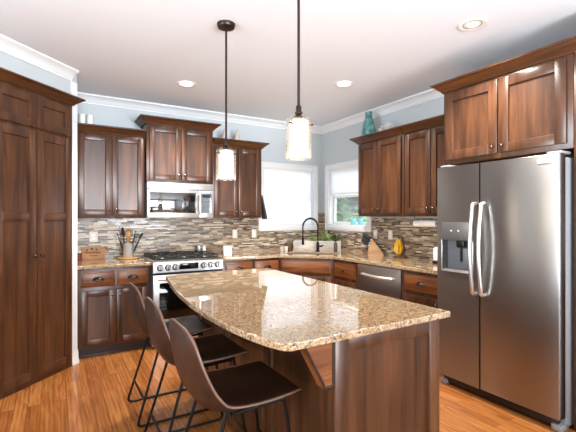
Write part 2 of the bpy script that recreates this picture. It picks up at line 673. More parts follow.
# the angled wall round the pantry (its right strip, left strip and the part above the pantry)
TD = Matrix.Translation((KX, KY, 0)) @ Matrix.Rotation(R(45), 4, 'Z')      # local x runs along the wall to its right end, -y is the room
PX1 = -0.075                              # right side of the pantry along the wall
PX0 = PX1 - 0.80
wl = 0.93 * math.sqrt(2)
b = B()
b.box(PX1 + 0.002, 0, 0, 0.08, 0, HC, T=TD).box(-wl, PX0 - 0.002, 0, 0.08, 0, HC, T=TD).box(PX0 - 0.002, PX1 + 0.002, 0, 0.08, PZ + 0.002, HC, T=TD)
struct('wall_angled', b, 'wall')
struct('wall_pantry_return', B().box(0.12, KX, KY + 0.0, YB, 0, HC), 'wall')
struct('wall_left_back', B().box(XL, LX, LY, LY + 0.1, 0, HC), 'wall_bounce')

# the walls behind the camera with their windows
def walled(name, horizontal, const, a0, a1, opening, sgn):
    o0, o1, z0, z1 = opening
    b = B()
    for (p, q, r_, t) in ((a0, o0, 0, HC), (o1, a1, 0, HC), (o0, o1, 0, z0), (o0, o1, z1, HC)):
        if q - p < 1e-4 or t - r_ < 1e-4: continue
        lo, hi = (const - 0.1, const)
        if horizontal: b.box(p, q, lo, hi, r_, t)
        else: b.box(lo, hi, p, q, r_, t)
    struct(name, b, 'wall_bounce')
walled('wall_left', False, XL, YN, LY, (-0.5, 2.3, 0.6, 2.4), 1)
b = B()
for (p, q, z0, z1) in ((XL, -1.2, 0, HC), (-1.2, 0.8, 0, 0.7), (-1.2, 0.8, 2.4, HC), (0.8, 1.45, 0, HC), (1.45, 3.40, 2.36, HC), (3.40, XR + 0.12, 0, HC)):
    b.box(p, q, YN - 0.1, YN, z0, z1)
struct('wall_rear', b, 'wall_bounce')
def far_window(name, horizontal, const, a0, a1, z0, z1, bars):
    b = B()
    def bx(p, q, r_, t, d0=-0.07, d1=0.0):
        if horizontal: b.box(p, q, const + d0, const + d1, r_, t)
        else: b.box(const + d0, const + d1, p, q, r_, t)
    bx(a0, a0 + 0.06, z0, z1); bx(a1 - 0.06, a1, z0, z1); bx(a0 + .06, a1 - .06, z0, z0 + 0.06); bx(a0 + .06, a1 - .06, z1 - 0.06, z1)
    for i in range(1, bars):
        p = a0 + (a1 - a0) * i / bars
        bx(p - 0.02, p + 0.02, z0 + 0.06, z1 - 0.06, -0.05, -0.01)
    struct(name, b, 'trim')
far_window('window_3', True, YN, -1.2, 0.8, 0.7, 2.4, 4)
far_window('window_4', False, XL, -0.5, 2.3, 0.6, 2.4, 5)
far_window('door_1', True, YN, 1.45, 3.40, 0.0, 2.36, 6)

# crown moulding of the room, baseboards
prof = [(0, HC), (0.092, HC), (0.092, HC - 0.014), (0.078, HC - 0.022), (0.058, HC - 0.03), (0.03, HC - 0.058), (0.022, HC - 0.072), (0.014, HC - 0.078), (0.014, HC - 0.09), (0, HC - 0.09)]
path = [(XL, LY), (LX, LY), (KX - 0.05, KY - 0.05)]
struct('trim_1', B().sweep(path, prof).sweep([(KX, YB), (XR, YB), (XR, 1.19)], prof), 'trim', smooth=True)
bb = [(0, 0), (0.022, 0), (0.022, 0.02), (0.015, 0.03), (0.015, 0.095), (0.009, 0.118), (0, 0.12)]
def along(t): return (KX + t * d7, KY + t * d7)
struct('baseboard_angled', B().sweep([along(PX1 + 0.004), (KX, KY), (KX, KY + 0.10)], bb), 'trim', smooth=True)
struct('baseboard_left_back', B().sweep([(XL, LY), (LX, LY), along(PX0 - 0.03)], bb), 'trim', smooth=True)
# white casing board that closes the pantry against the wall
struct('trim_2', B().box(PX1 + 0.003, -0.004, -0.014, 0, 0.12, HC - 0.09, 0.003, T=TD), 'trim')

# mosaic tile backsplash (structure: glued to the walls)
ts = 0.008
b = B()
b.box(KX + 0.0005, 2.445, YB - ts, YB, 0.914, 1.372)
b.box(2.445, 3.442, YB - ts, YB, 0.914, 1.191)
b.box(3.442, XR, YB - ts, YB, 0.914, 1.452)
b.box(XR - ts, XR, 4.829, YB - ts, 0.914, 1.452)
b.box(XR - ts, XR, 3.828, 4.829, 0.914, 1.191)
b.box(XR - ts, XR, 2.26, 3.828, 0.914, 1.372)
struct('trim_3', b, 'tile')

# ------------------------------------------------------------------ windows
def window(name, T, a0, a1, z0, z1, sash_y=0.06, lower_sash=True):
    """local x along the wall, local y outwards (0 = wall face inside), opening a0..a1, z0..z1"""
    r = bpy.data.objects.new(name, None)
    C.objects.link(r)
    r['kind'] = 'structure'
    cw = 0.076
    b = B()
    for (p, q, s, t) in ((a0 - cw, a0, z0 - cw, z1 + cw), (a1, a1 + cw, z0 - cw, z1 + cw), (a0, a1, z1, z1 + cw), (a0, a1, z0 - cw, z0)):
        b.box(p, q, -0.018, 0.0, s, t, 0.003, T=T)
    # outer bead of the casing
    for (p, q, s, t) in ((a0 - cw, a0 - cw + 0.016, z0 - cw, z1 + cw), (a1 + cw - 0.016, a1 + cw, z0 - cw, z1 + cw), (a0 - cw, a1 + cw, z1 + cw - 0.016, z1 + cw)):
        b.box(p, q, -0.026, -0.018, s, t, 0.002, T=T)
    obj('window_casing', b, 'trim', r)
    b = B()
    for (p, q, s, t) in ((a0, a0 + 0.012, z0, z1), (a1 - 0.012, a1, z0, z1), (a0, a1, z1 - 0.012, z1), (a0, a1, z0, z0 + 0.012)):
        b.box(p, q, 0.0, 0.12, s, t, T=T)
    obj('jamb', b, 'trim', r, smooth=False)
    b = B()
    f = 0.042
    i0, i1, j0, j1 = a0 + 0.012, a1 - 0.012, z0 + 0.012, z1 - 0.012
    for (p, q, s, t) in ((i0, i0 + f, j0, j1), (i1 - f, i1, j0, j1), (i0 + f, i1 - f, j0, j0 + f), (i0 + f, i1 - f, j1 - f, j1)):
        b.box(p, q, sash_y, sash_y + 0.035, s, t, 0.003, T=T)
    zm = 1.69
    b.box(i0 + f, i1 - f, sash_y - 0.004, sash_y + 0.035, zm - 0.024, zm + 0.022, 0.003, T=T)
    obj('sash', b, 'trim', r)
    obj('lower_pane', B().box(i0 + f, i1 - f, sash_y + 0.015, sash_y + 0.019, j0 + f, zm - 0.024, T=T), 'pane', r, smooth=False)
    obj('upper_pane', B().box(i0 + f, i1 - f, sash_y + 0.015, sash_y + 0.019, zm + 0.022, j1 - f, T=T), 'pane', r, smooth=False)
    return r
T1 = Matrix.Translation((0, YB, 0))
T2 = Matrix.Translation((XR, 0, 0)) @ Matrix.Rotation(-PI / 2, 4, 'Z')     # local x = -Y, local y = +X
window('window_1', T1, *W1)
window('window_2', T2, -W2[1], -W2[0], W2[2], W2[3])

def cell_shade(name, label, T, a0, a1, ztop, zbot):
    r = thing(name, label, 'window shade')
    obj('head_rail', B().box(a0, a1, 0.008, 0.05, ztop - 0.035, ztop, 0.004, T=T), 'white', r)
    n = max(4, int((ztop - 0.035 - zbot - 0.02) / 0.02))
    b = B()
    vs, fs = [], []
    for i in range(2 * n + 1):
        z = ztop - 0.035 - (ztop - 0.055 - zbot) * i / (2 * n)
        y = 0.016 if i % 2 else 0.020
        vs += [(a0 + 0.003, y, z), (a1 - 0.003, y, z), (a1 - 0.003, y + 0.014, z), (a0 + 0.003, y + 0.014, z)]
    for i in range(2 * n):
        q = i * 4
        for k in range(4):
            fs.append([q + k, q + (k + 1) % 4, q + 4 + (k + 1) % 4, q + 4 + k])
    b.add(vs, fs, T)
    obj('cloth', b, 'shade', r, smooth=False)
    obj('bottom_rail', B().box(a0 + 0.002, a1 - 0.002, 0.008, 0.04, zbot, zbot + 0.02, 0.004, T=T), 'white', r)
    return r
cell_shade('cellular_shade', 'white pleated shade pulled all the way down the back window by the corner', T1, W1[0] + 0.014, W1[1] - 0.014, W1[3] - 0.013, W1[2] + 0.014)
cell_shade('cellular_shade', 'white pleated shade half raised in the right window above greenery', T2, -W2[1] + 0.014, -W2[0] - 0.014, W2[3] - 0.013, 1.715)

# ------------------------------------------------------------------ cabinet building blocks (front faces local -y, x to the right)
DT = 0.022
def door_geo(b, x0, x1, z0, z1, y=0.0, splits=(), st=0.058, t=DT):
    """shaker door standing on plane y, its front at y - t"""
    y0, y1 = y - t, y
    bv = 0.0025
    b.box(x0, x0 + st, y0, y1, z0, z1, bv)
    b.box(x1 - st, x1, y0, y1, z0, z1, bv)
    zs = [z0] + [s for s in splits] + [z1]
    b.box(x0 + st, x1 - st, y0, y1, z0, z0 + st, bv)
    b.box(x0 + st, x1 - st, y0, y1, z1 - st, z1, bv)
    edges = [z0 + st]
    for s in splits:
        b.box(x0 + st, x1 - st, y0, y1, s - st / 2, s + st / 2, bv)
        edges += [s - st / 2, s + st / 2]
    edges.append(z1 - st)
    for i in range(0, len(edges), 2):
        p, q = edges[i], edges[i + 1]
        # sloped inner bead, then the flat recessed panel
        xa, xb = x0 + st, x1 - st
        e, dy0, dy1 = 0.003, y0 + 0.002, y0 + 0.0155
        o = [(xa, dy0, p), (xb, dy0, p), (xb, dy0, q), (xa, dy0, q)]
        n = [(xa + e, dy1, p + e), (xb - e, dy1, p + e), (xb - e, dy1, q - e), (xa + e, dy1, q - e)]
        b.add(o + n, [[k, (k + 1) % 4, 4 + (k + 1) % 4, 4 + k] for k in range(4)])
        b.box(xa, xb, dy1, y1 - 0.001, p, q)
    return b

def knob_geo(x, z, y):
    T = Matrix.Translation((x, y, z)) @ Matrix.Rotation(PI / 2, 4, 'X')
    return B().lathe([(0.006, 0.0), (0.006, 0.012), (0.012, 0.015), (0.0155, 0.021), (0.0145, 0.028), (0.008, 0.032), (0, 0.033)], 14, T)

def cup_geo(x, z, y, w=0.048):
    """bin pull: a quarter-round shell open below, with a back flange"""
    vs, fs = [], []
    nu, nv = 14, 7
    for i in range(nu + 1):
        th = PI * i / nu
        for j in range(nv + 1):
            ph = PI / 2 * j / nv
            vs.append((x + w * math.cos(th) * math.cos(ph * 0) * (1 - 0.0 * j), 0, 0))
    vs = []
    for i in range(nu + 1):
        th = PI * i / nu
        for j in range(nv + 1):
            ph = PI / 2 * j / nv
            rx = math.cos(ph)
            vs.append((x + w * math.cos(th) * (0.55 + 0.45 * rx) if False else x + w * math.cos(th) * rx, y - 0.024 * math.sin(ph), z - 0.012 + 0.03 * math.sin(th) * rx))
    for i in range(nu):
        for j in range(nv):
            a = i * (nv + 1) + j
            fs.append([a, a + 1, a + nv + 2, a + nv + 1])
    b = B().add(vs, fs)
    # rounded lip along the lower edge and backplate flange
    b.tube([(x - w, y - 0.001, z - 0.012), (x - w * 0.7, y - 0.017, z - 0.012), (x, y - 0.025, z - 0.012), (x + w * 0.7, y - 0.017, z - 0.012), (x + w, y - 0.001, z - 0.012)], 0.0028, 6)
    b.tube([(x + (w + 0.004) * math.cos(PI * i / 12), y - 0.002, z - 0.012 + 0.034 * math.sin(PI * i / 12)) for i in range(13)], 0.003, 6)
    return b

def add_door(p, x0, x1, z0, z1, knob=None, splits=(), st=0.058, y=0.0, name='door'):
    d = obj(name, door_geo(B(), x0, x1, z0, z1, y, splits, st), 'wood_v', p)
    if knob:
        obj('knob', knob_geo(knob[0], knob[1], y - DT), 'knob', d)
    return d

def add_drawer(p, x0, x1, z0, z1, pull='cup', y=0.0, m='wood_lit'):
    b = B()
    b.box(x0, x1, y - 0.012, y, z0, z1, 0.002)
    b.box(x0 + 0.012, x1 - 0.012, y - DT, y - 0.012, z0 + 0.012, z1 - 0.012, 0.006, 2)
    d = obj('drawer', b, m, p)
    cx, cz = (x0 + x1) / 2, (z0 + z1) / 2
    if pull == 'cup':
        obj('cup_pull', cup_geo(cx, cz, y - DT), 'bronze', d)
    elif pull == 'knob':
        obj('knob', knob_geo(cx, cz, y - DT), 'knob', d)
    return d

CROWN = [(0, 0), (0.012, 0.0), (0.016, 0.010), (0.034, 0.026), (0.058, 0.046), (0.070, 0.056), (0.078, 0.058), (0.078, 0.072), (0, 0.072)]
def add_crown(p, path, z, h=0.072, out=0.078):
    pr = [(o * out / 0.078, z + q * h / 0.072) for o, q in CROWN]
    return obj('crown_molding', B().sweep(path, pr), 'wood_crown', p)

def carcass(p, w, d, z0, z1, m='wood_v', fb=0.003):
    return obj('body', B().box(0, w, 0, d, z0, z1, fb), m, p)

# ------------------------------------------------------------------ pantry
pan = thing('pantry_cabinet', 'tall dark wood pantry cabinet set into the angled wall at the left', 'cabinet',
            (TD @ Vector((PX0, -0.02, 0)))[:], R(45))
obj('body', B().box(0, 0.80, 0, 0.56, 0.0, PZ, 0.003), 'wood_v', pan)
dz = [(0.05, 2.098), (2.128, PZ - 0.045)]
hw = 0.40
add_door(pan, 0.03, hw - 0.003, *dz[0], knob=(hw - 0.034, 1.065), splits=(1.39,), st=0.066)
add_door(pan, hw + 0.003, 0.77, *dz[0], knob=(hw + 0.034, 1.065), splits=(1.39,), st=0.066)
add_door(pan, 0.03, hw - 0.003, *dz[1], st=0.066)
add_door(pan, hw + 0.003, 0.77, *dz[1], st=0.066)
add_crown(pan, [(0, 0.018), (0, 0), (0.80, 0), (0.80, 0.018)], PZ - 0.012, 0.07, 0.078)

# ------------------------------------------------------------------ back wall: left run
def wall_cab(label, loc, rz, w, d, z0, z1, doors, crown_path, crown_z, group='wall cabinets', crown_h=0.072, knobs='pair'):
    c = thing('wall_cabinet', label, 'cabinet', loc, rz, group)
    carcass(c, w, d, z0, z1)
    for i, (x0, x1) in enumerate(doors):
        left = (i % 2 == 0)
        kx = x1 - 0.03 if left else x0 + 0.03
        add_door(c, x0, x1, z0 + 0.03, z1 - 0.03, knob=(kx, z0 + 0.085))
    if crown_path: add_crown(c, crown_path, crown_z, crown_h)
    return c
UB = 1.375
UF = 4.63                                      # front plane of the wall cabinets' boxes on the back wall
wall_cab('dark wood wall cabinet with two doors left of the microwave, over the cutting board', (KX + 0.004, UF, 0), 0, 0.686, YB - UF - 0.001, UB, 2.285,
         [(0.022, 0.340), (0.350, 0.668)], [(0, 0), (0.686, 0)], 2.278)
wall_cab('short dark wood wall cabinet above the microwave, its crown higher than its neighbours', (0.885, 4.58, 0), 0, 0.772, YB - 4.58 - 0.001, 1.782, 2.435,
         [(0.03, 0.381), (0.391, 0.742)], [(0, 0.30), (0, 0), (0.772, 0), (0.772, 0.30)], 2.434)
wall_cab('dark wood wall cabinet between the microwave and the back window', (1.665, UF, 0), 0, 0.675, YB - UF - 0.001, UB, 2.285,
         [(0.03, 0.334), (0.344, 0.645)], [(0, 0), (0.675, 0), (0.675, 0.29)], 2.278)

BF = 4.33                                      # front plane of the base boxes on the back wall
def base_cab(label, loc, rz, w, d, drawers, doors, group='base cabinets', pull='cup', knobs=True, drawer_z=(0.695, 0.850)):
    c = thing('base_cabinet', label, 'cabinet', loc, rz, group)
    carcass(c, w, d, 0.1, 0.8785)
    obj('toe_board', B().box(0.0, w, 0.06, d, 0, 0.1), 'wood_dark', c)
    obj('shoe_molding', B().box(0.0, w, 0.046, 0.06, 0, 0.018, 0.004), 'wood_h', c)
    for x0, x1 in drawers:
        add_drawer(c, x0, x1, *drawer_z, pull=pull)
    for i, (x0, x1) in enumerate(doors):
        left = i % 2 == 0
        add_door(c, x0, x1, 0.125, drawer_z[0] - 0.035, knob=((x1 - 0.03 if left else x0 + 0.03), drawer_z[0] - 0.085) if knobs else None)
    return c
base_cab('dark wood base cabinet with two drawers left of the range', (KX + 0.004, BF, 0), 0, 0.688, YB - BF - 0.001, [(0.035, 0.338), (0.362, 0.658)], [(0.035, 0.345), (0.355, 0.658)])
base_cab('dark wood base cabinet between the range and the corner sink cabinet', (1.668, BF, 0), 0, 0.770, YB - BF - 0.001, [(0.046, 0.392), (0.43, 0.755)], [(0.046, 0.398), (0.404, 0.755)])

# corner sink base
RF = 2.925                                     # front plane of the base boxes on the right wall
sx, sy = 2.441, BF
sl = (RF - sx) * math.sqrt(2)
ey = BF - (RF - sx)
c = thing('sink_base_cabinet', 'dark wood corner base cabinet set diagonally under the sink', 'cabinet', (sx, sy, 0), -R(45), 'base cabinets')
pent = [(0, 0), (sl, 0), (sl + 0.425, 0.425), (0.34, 1.195), (-0.43, 0.43)]
obj('body', B().prism(pent, 0.1, 0.64), 'wood_v', c)
obj('front_frame', B().box(0, sl, 0, 0.02, 0.64, 0.8785, 0.002), 'wood_v', c)
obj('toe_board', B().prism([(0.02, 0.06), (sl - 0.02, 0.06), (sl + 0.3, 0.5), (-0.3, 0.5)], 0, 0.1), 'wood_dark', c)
add_drawer(c, 0.035, sl - 0.035, 0.695, 0.850, pull=None)
add_door(c, 0.035, sl / 2 - 0.003, 0.125, 0.66, knob=(sl / 2 - 0.033, 0.61))
add_door(c, sl / 2 + 0.003, sl - 0.035, 0.125, 0.66, knob=(sl / 2 + 0.033, 0.61))

# right run, front faces -X (local x runs towards the camera)
RD = XR - RF - 0.001
base_cab('narrow dark wood base cabinet between the corner sink and the dishwasher', (RF, ey - 0.001, 0), -PI / 2, ey - 0.001 - 3.401, RD, [(0.03, ey - 3.402 - 0.03)], [(0.03, ey - 3.402 - 0.03)], pull='knob', drawer_z=(0.675, 0.850))
base_cab('dark wood base cabinet between the dishwasher and the refrigerator', (RF, 2.752, 0), -PI / 2, 0.485, RD, [(0.04, 0.455)], [(0.04, 0.455)], drawer_z=(0.69, 0.845))

# dishwasher
dw = thing('dishwasher', 'stainless built in dishwasher under the right counter', 'dishwasher', (RF - 0.012, 3.398, 0), -PI / 2)
obj('body', B().box(0.004, 0.638, 0.03, RD, 0.10, 0.872), 'case', dw, smooth=False)
fd = obj('door', B().box(0.004, 0.638, 0, 0.03, 0.12, 0.868, 0.004), 'steel_dark', dw)
hpts = [(0.10 + 0.44 * i / 14, -0.02 - 0.035 * math.sin(PI * i / 14), 0.765) for i in range(15)]
b = B()
for i in range(14):
    pass
b.tube([(0.10, 0.0, 0.765)] + hpts + [(0.54, 0.0, 0.765)], 0.017, 12)
obj('handle', b, 'steel_bright', fd)
obj('toe_plate', B().box(0.004, 0.638, 0.06, 0.08, 0, 0.10), 'black', dw, smooth=False)

# wall cabinets on the right wall
UX = 3.22
wall_cab('dark wood wall cabinet with two doors beside the right window, under the teal vase', (UX, 3.735, 0), -PI / 2, 0.732, XR - UX - 0.001, UB + 0.018, 2.285,
         [(0.022, 0.342), (0.352, 0.704)], [(0, 0.29), (0, 0), (0.732, 0)], 2.278)
wall_cab('dark wood wall cabinet between the vase cabinet and the refrigerator, paper roll below', (UX, 2.993, 0), -PI / 2, 0.725, XR - UX - 0.001, UB + 0.018, 2.285,
         [(0.02, 0.352), (0.362, 0.70)], [(0, 0), (0.725, 0)], 2.278)
fc = thing('wall_cabinet', 'deep dark wood cabinet with two wide doors over the refrigerator', 'cabinet', (2.905, 2.255, 0), -PI / 2, 'wall cabinets')
FW = 2.255 - 1.262
carcass(fc, FW, XR - 2.905 - 0.001, 1.835, 2.462)
add_door(fc, 0.03, FW / 2 - 0.008, 1.872, 2.43, knob=(FW / 2 - 0.038, 1.925), st=0.07)
add_door(fc, FW / 2 + 0.008, FW - 0.035, 1.872, 2.43, knob=(FW / 2 + 0.038, 1.925), st=0.07)
add_crown(fc, [(0, 0.60), (0, 0), (FW + 0.07, 0)], 2.455, 0.075, 0.08)
tag(obj('cabinet_end_panel', B().box(2.905, XR - 0.001, 1.193, 1.260, 0, 2.453, 0.002), 'wood_v'), 'tall dark wood panel closing the right side of the refrigerator', 'panel')

# ------------------------------------------------------------------ countertops
def slab(poly, z0, z1, hole=None):
    b = B().prism(poly, z0, z1, hole)
    return b
def counter(name, label, poly, hole=None, z0=0.879, z1=0.914):
    o = obj(name, slab(poly, z0, z1, hole), 'granite', smooth=True)
    m = o.modifiers.new('eased edge', 'BEVEL')
    m.width = 0.006
    m.segments = 3
    m.harden_normals = True
    m.limit_method = 'ANGLE'
    m.angle_limit = R(50)
    return tag(o, label, 'countertop')
CF = 4.297
counter('countertop', 'short beige granite countertop left of the range', [(KX + 0.002, CF), (0.882, CF), (0.882, YB - 0.009), (KX + 0.002, YB - 0.009)])
CR = 2.893
scx, scy = 2.915, 4.285
def dg(u, v): return (scx + (u + v) * d7, scy + (-u + v) * d7)     # u along the diagonal to the right, v to the corner
hole = []
for (cu, cv, a0) in ((0.30, 0.14, 0), (-0.30, 0.14, 90), (-0.30, -0.14, 180), (0.30, -0.14, 270)):
    for k in range(5):
        a = R(a0 + 90 * k / 4)
        hole.append(dg(cu + 0.04 * math.cos(a), cv + 0.04 * math.sin(a)))
dcx = 2.428
counter('countertop', 'L shaped beige granite countertop running round the corner sink', [(1.664, CF), (dcx, CF), (CR, CF - (CR - dcx)), (CR, 2.262), (XR - 0.009, 2.262), (XR - 0.009, YB - 0.009), (1.664, YB - 0.009)], hole)

# sink
b = B()
TS = Matrix.Translation((scx, scy, 0)) @ Matrix.Rotation(-R(45), 4, 'Z')
def rr(hu, hv, r, n=5):
    out = []
    for (cu, cv, a0) in ((hu - r, hv - r, 0), (-hu + r, hv - r, 90), (-hu + r, -hv + r, 180), (hu - r, -hv + r, 270)):
        for k in range(n):
            a = R(a0 + 90 * k / (n - 1))
            out.append((cu + r * math.cos(a), cv + r * math.sin(a)))
    return out
rings = [(rr(0.360, 0.200, 0.05), 0.878), (rr(0.337, 0.177, 0.05), 0.878), (rr(0.330, 0.170, 0.05), 0.70), (rr(0.30, 0.14, 0.05), 0.67), (rr(0.05, 0.05, 0.045), 0.664)]
vs, fs = [], []
n = 20
for pts, z in rings:
    vs += [(x, y, z) for x, y in pts]
for i in range(len(rings) - 1):
    for k in range(n):
        fs.append([i * n + k, i * n + (k + 1) % n, (i + 1) * n + (k + 1) % n, (i + 1) * n + k])
fs.append([(len(rings) - 1) * n + k for k in range(n)])
b.add(vs, fs, TS)
so_ = tag(obj('sink', b, 'sink_steel'), 'stainless undermount sink in the corner countertop', 'sink')
obj('drain', B().lathe([(0.0, 0.666), (0.04, 0.666), (0.042, 0.668), (0.03, 0.67), (0.0, 0.668)], 16, TS), 'steel_dark', so_)

# ------------------------------------------------------------------ microwave
mw = thing('microwave', 'stainless microwave mounted over the range', 'microwave', (0.889, 4.56, 0), 0)
MZ0, MZ1 = 1.376, 1.780
obj('body', B().box(0, 0.766, 0.03, YB - 4.56 - 0.01, MZ0, MZ1, 0.003), 'case', mw)
vb = B().box(0, 0.766, 0.0, 0.03, 1.706, MZ1, 0.004)
vg = obj('vent_panel', vb, 'steel_bright', mw)
b = B()
for i in range(3):
    z = 1.724 + i * 0.017
    b.box(0.02, 0.746, -0.001, 0.002, z, z + 0.004)
md = obj('door', B().box(0, 0.585, -0.004, 0.03, MZ0 + 0.004, 1.700, 0.004), 'steel_bright', mw)
obj('window', B().box(0.028, 0.548, -0.0065, -0.003, MZ0 + 0.058, 1.668, 0.002), 'mirror_glass', md)
hb = B().tube([(0.588, -0.004, 1.425), (0.588, -0.045, 1.435), (0.588, -0.05, 1.46), (0.588, -0.05, 1.62), (0.588, -0.045, 1.645), (0.588, -0.004, 1.655)], 0.013, 10)
obj('handle', hb, 'steel_bright', md)
mp_ = obj('control_panel', B().box(0.587, 0.766, -0.004, 0.03, MZ0 + 0.004, 1.700, 0.004), 'steel_bright', mw)
b = B().box(0.613, 0.742, -0.0065, -0.003, MZ0 + 0.058, 1.668, 0.002)
b.k = 1
for i in range(4):
    for j in range(5):
        b.box(0.626 + i * 0.028, 0.644 + i * 0.028, -0.0075, -0.006, 1.452 + j * 0.030, 1.462 + j * 0.030)
obj('keypad', b, [M['mirror_glass'], mat('grey key marks', (92, 96, 104), 0.4)], mp_, smooth=False)
obj('display', B().box(0.628, 0.728, -0.0075, -0.006, 1.618, 1.650), 'display', mp_, smooth=False)

# ------------------------------------------------------------------ range
rg = thing('gas_range', 'stainless slide in gas range with black grates and glass oven door', 'stove', (0.888, 4.25, 0), 0)
RW = 0.770
RDp = YB - 4.25 - 0.012
obj('body', B().box(0.003, RW - 0.003, 0.04, RDp, 0.02, 0.90), 'case', rg, smooth=False)
ct = obj('cooktop', B().box(-0.004 + 0.004, RW, 0.03, RDp, 0.90, 0.925, 0.004), 'steel_bright', rg)
obj('burner_tray', B().box(0.02, RW - 0.02, 0.06, RDp - 0.02, 0.925, 0.929, 0.002), 'black', ct)
b = B()
b.add([(0, 0.03, 0.79), (RW, 0.03, 0.79), (RW, -0.006, 0.800), (0, -0.006, 0.800), (0, 0.0, 0.905), (RW, 0.0, 0.905), (RW, 0.03, 0.925), (0, 0.03, 0.925), (0, 0.04, 0.79), (RW, 0.04, 0.79), (RW, 0.04, 0.925), (0, 0.04, 0.925)],
      [[8, 9, 1, 0], [0, 1, 2, 3], [3, 2, 5, 4], [4, 5, 6, 7], [7, 6, 10, 11], [8, 0, 3, 4, 7, 11], [9, 10, 6, 5, 2, 1], [8, 11, 10, 9]])
cp = obj('control_panel', b, 'range_steel', rg)
obj('display', B().box(0.268, 0.482, -0.0065, 0.0, 0.822, 0.888, 0.002), 'display', cp)
for x in (0.070, 0.152, 0.228, 0.540, 0.622, 0.700):
    T = Matrix.Translation((x, -0.003, 0.853)) @ Matrix.Rotation(PI / 2, 4, 'X')
    k = obj('control_knob', B().lathe([(0.024, 0), (0.024, 0.008), (0.024, 0.026), (0.020, 0.032), (0, 0.032)], 20, T), 'steel_bright', rg)
    obj('knob_shadow_ring', B().lathe([(0.0245, 0), (0.034, 0), (0.034, 0.006), (0.0245, 0.007)], 20, T), 'black', k)  # base ring blackened to carry the shadow round the knob
    obj('knob_pointer', B().box(-0.004, 0.004, -0.022, 0.022, 0.032, 0.038, 0.001, T=T), 'black', k)
od = obj('oven_door', B().box(0.002, RW - 0.002, 0, 0.04, 0.215, 0.775, 0.004), 'range_steel', rg)
obj('oven_window', B().box(0.062, RW - 0.062, -0.003, 0.001, 0.25, 0.690, 0.002), 'black_glass', od)
b = B().tube([(0.035, -0.055, 0.735), (RW - 0.035, -0.055, 0.735)], 0.013, 12)
for x in (0.06, RW - 0.06):
    b.tube([(x, -0.055, 0.735), (x, 0.001, 0.735)], 0.009, 8)
obj('handle', b, 'steel_bright', od)
obj('gap_strip', B().box(0.004, RW - 0.004, 0.012, 0.04, 0.775, 0.792), 'black', rg, smooth=False)
wd = obj('warming_drawer', B().box(0.002, RW - 0.002, 0.003, 0.04, 0.07, 0.205, 0.004), 'steel_bright', rg)
obj('kick_plate', B().box(0.01, RW - 0.01, 0.06, 0.08, 0.0, 0.07), 'black', rg, smooth=False)
for gx0, gx1 in ((0.03, 0.262), (0.268, 0.502), (0.508, 0.740)):
    b = B()
    y0, y1, zt = 0.075, RDp - 0.03, 0.962
    rb = 0.006
    b.box(gx0, gx1, y0, y0 + 0.012, zt - 0.012, zt, 0.002).box(gx0, gx1, y1 - 0.012, y1, zt - 0.012, zt, 0.002)
    b.box(gx0, gx0 + 0.012, y0, y1, zt - 0.012, zt, 0.002).box(gx1 - 0.012, gx1, y0, y1, zt - 0.012, zt, 0.002)
    cx = (gx0 + gx1) / 2
    for cy in (y0 + 0.15, y1 - 0.15):
        b.box(gx0, gx1, cy - 0.006, cy + 0.006, zt - 0.012, zt, 0.002)
    b.box(cx - 0.006, cx + 0.006, y0, y1, zt - 0.012, zt, 0.002)
    for x in (gx0 + 0.006, gx1 - 0.006):
        for y in (y0 + 0.006, y1 - 0.006):
            b.box(x - 0.006, x + 0.006, y - 0.006, y + 0.006, 0.929, zt - 0.010)
    obj('grate', b, 'iron', rg, smooth=False)
    for cy in (y0 + 0.15, y1 - 0.15):
        obj('burner', B().lathe([(0.045, 0.929), (0.045, 0.937), (0.036, 0.939), (0.036, 0.946), (0.0, 0.947)], 18, Matrix.Translation((cx, cy, 0))), 'steel_dark', rg)

# ------------------------------------------------------------------ refrigerator
FX = 2.762
fr = thing('refrigerator', 'large stainless side by side refrigerator with door dispenser', 'refrigerator', (FX, 2.207, 0), -PI / 2)
fw = 2.207 - 1.277
gp = 2.207 - 1.826
obj('case', B().box(0.004, fw - 0.004, 0.085, XR - FX - 0.03, 0.02, 1.775, 0.004), 'case', fr)
FZ0, FZ1 = 0.088, 1.795
bev = 0.012
# freezer door with a real niche for the dispenser
nx0, nx1, nz0, nz1 = 0.050, 0.318, 0.955, 1.20
b = B()
b.box(0, gp - 0.004, 0.0, 0.075, FZ0, nz0)
b.box(0, gp - 0.004, 0.0, 0.075, nz1, FZ1)
b.box(0, nx0, 0, 0.075, nz0, nz1).box(nx1, gp - 0.004, 0, 0.075, nz0, nz1)
b.box(nx0, nx1, 0.068, 0.075, nz0, nz1)
fz = obj('freezer_door', b, 'steel', fr, smooth=False)
obj('dispenser_panel', B().box(nx0 - 0.004, nx1 + 0.004, -0.004, 0.0, nz1, 1.345, 0.002), mat('grey dispenser panel', (120, 120, 120), 0.3, 0.6), fz)
b = B()
t = 0.010
for (p, q, s, u) in ((nx0 - t, nx0, nz0 - t, nz1), (nx1, nx1 + t, nz0 - t, nz1), (nx0 - t, nx1 + t, nz0 - t, nz0)):
    b.box(p, q, -0.006, 0.0, s, u, 0.002)
obj('dispenser_frame', b, 'steel_bright', fz)
b = B().box(nx0 + 0.002, nx1 - 0.002, 0.062, 0.067, nz0 + 0.002, nz1 - 0.002)
b.box(nx0 + 0.10, nx1 - 0.06, 0.03, 0.062, nz0 + 0.02, nz1 - 0.06, 0.006)
obj('niche_liner', b, mat('dispenser niche grey', (112, 116, 122), 0.35, 0.2), fz)
obj('spout', B().box(nx0 + 0.12, nx1 - 0.08, 0.012, 0.055, nz1 - 0.055, nz1 - 0.002, 0.005), 'black', fz)
obj('lever', B().box(nx0 + 0.165, nx1 - 0.115, 0.02, 0.03, nz0 + 0.08, nz1 - 0.055, 0.003), 'black', fz)
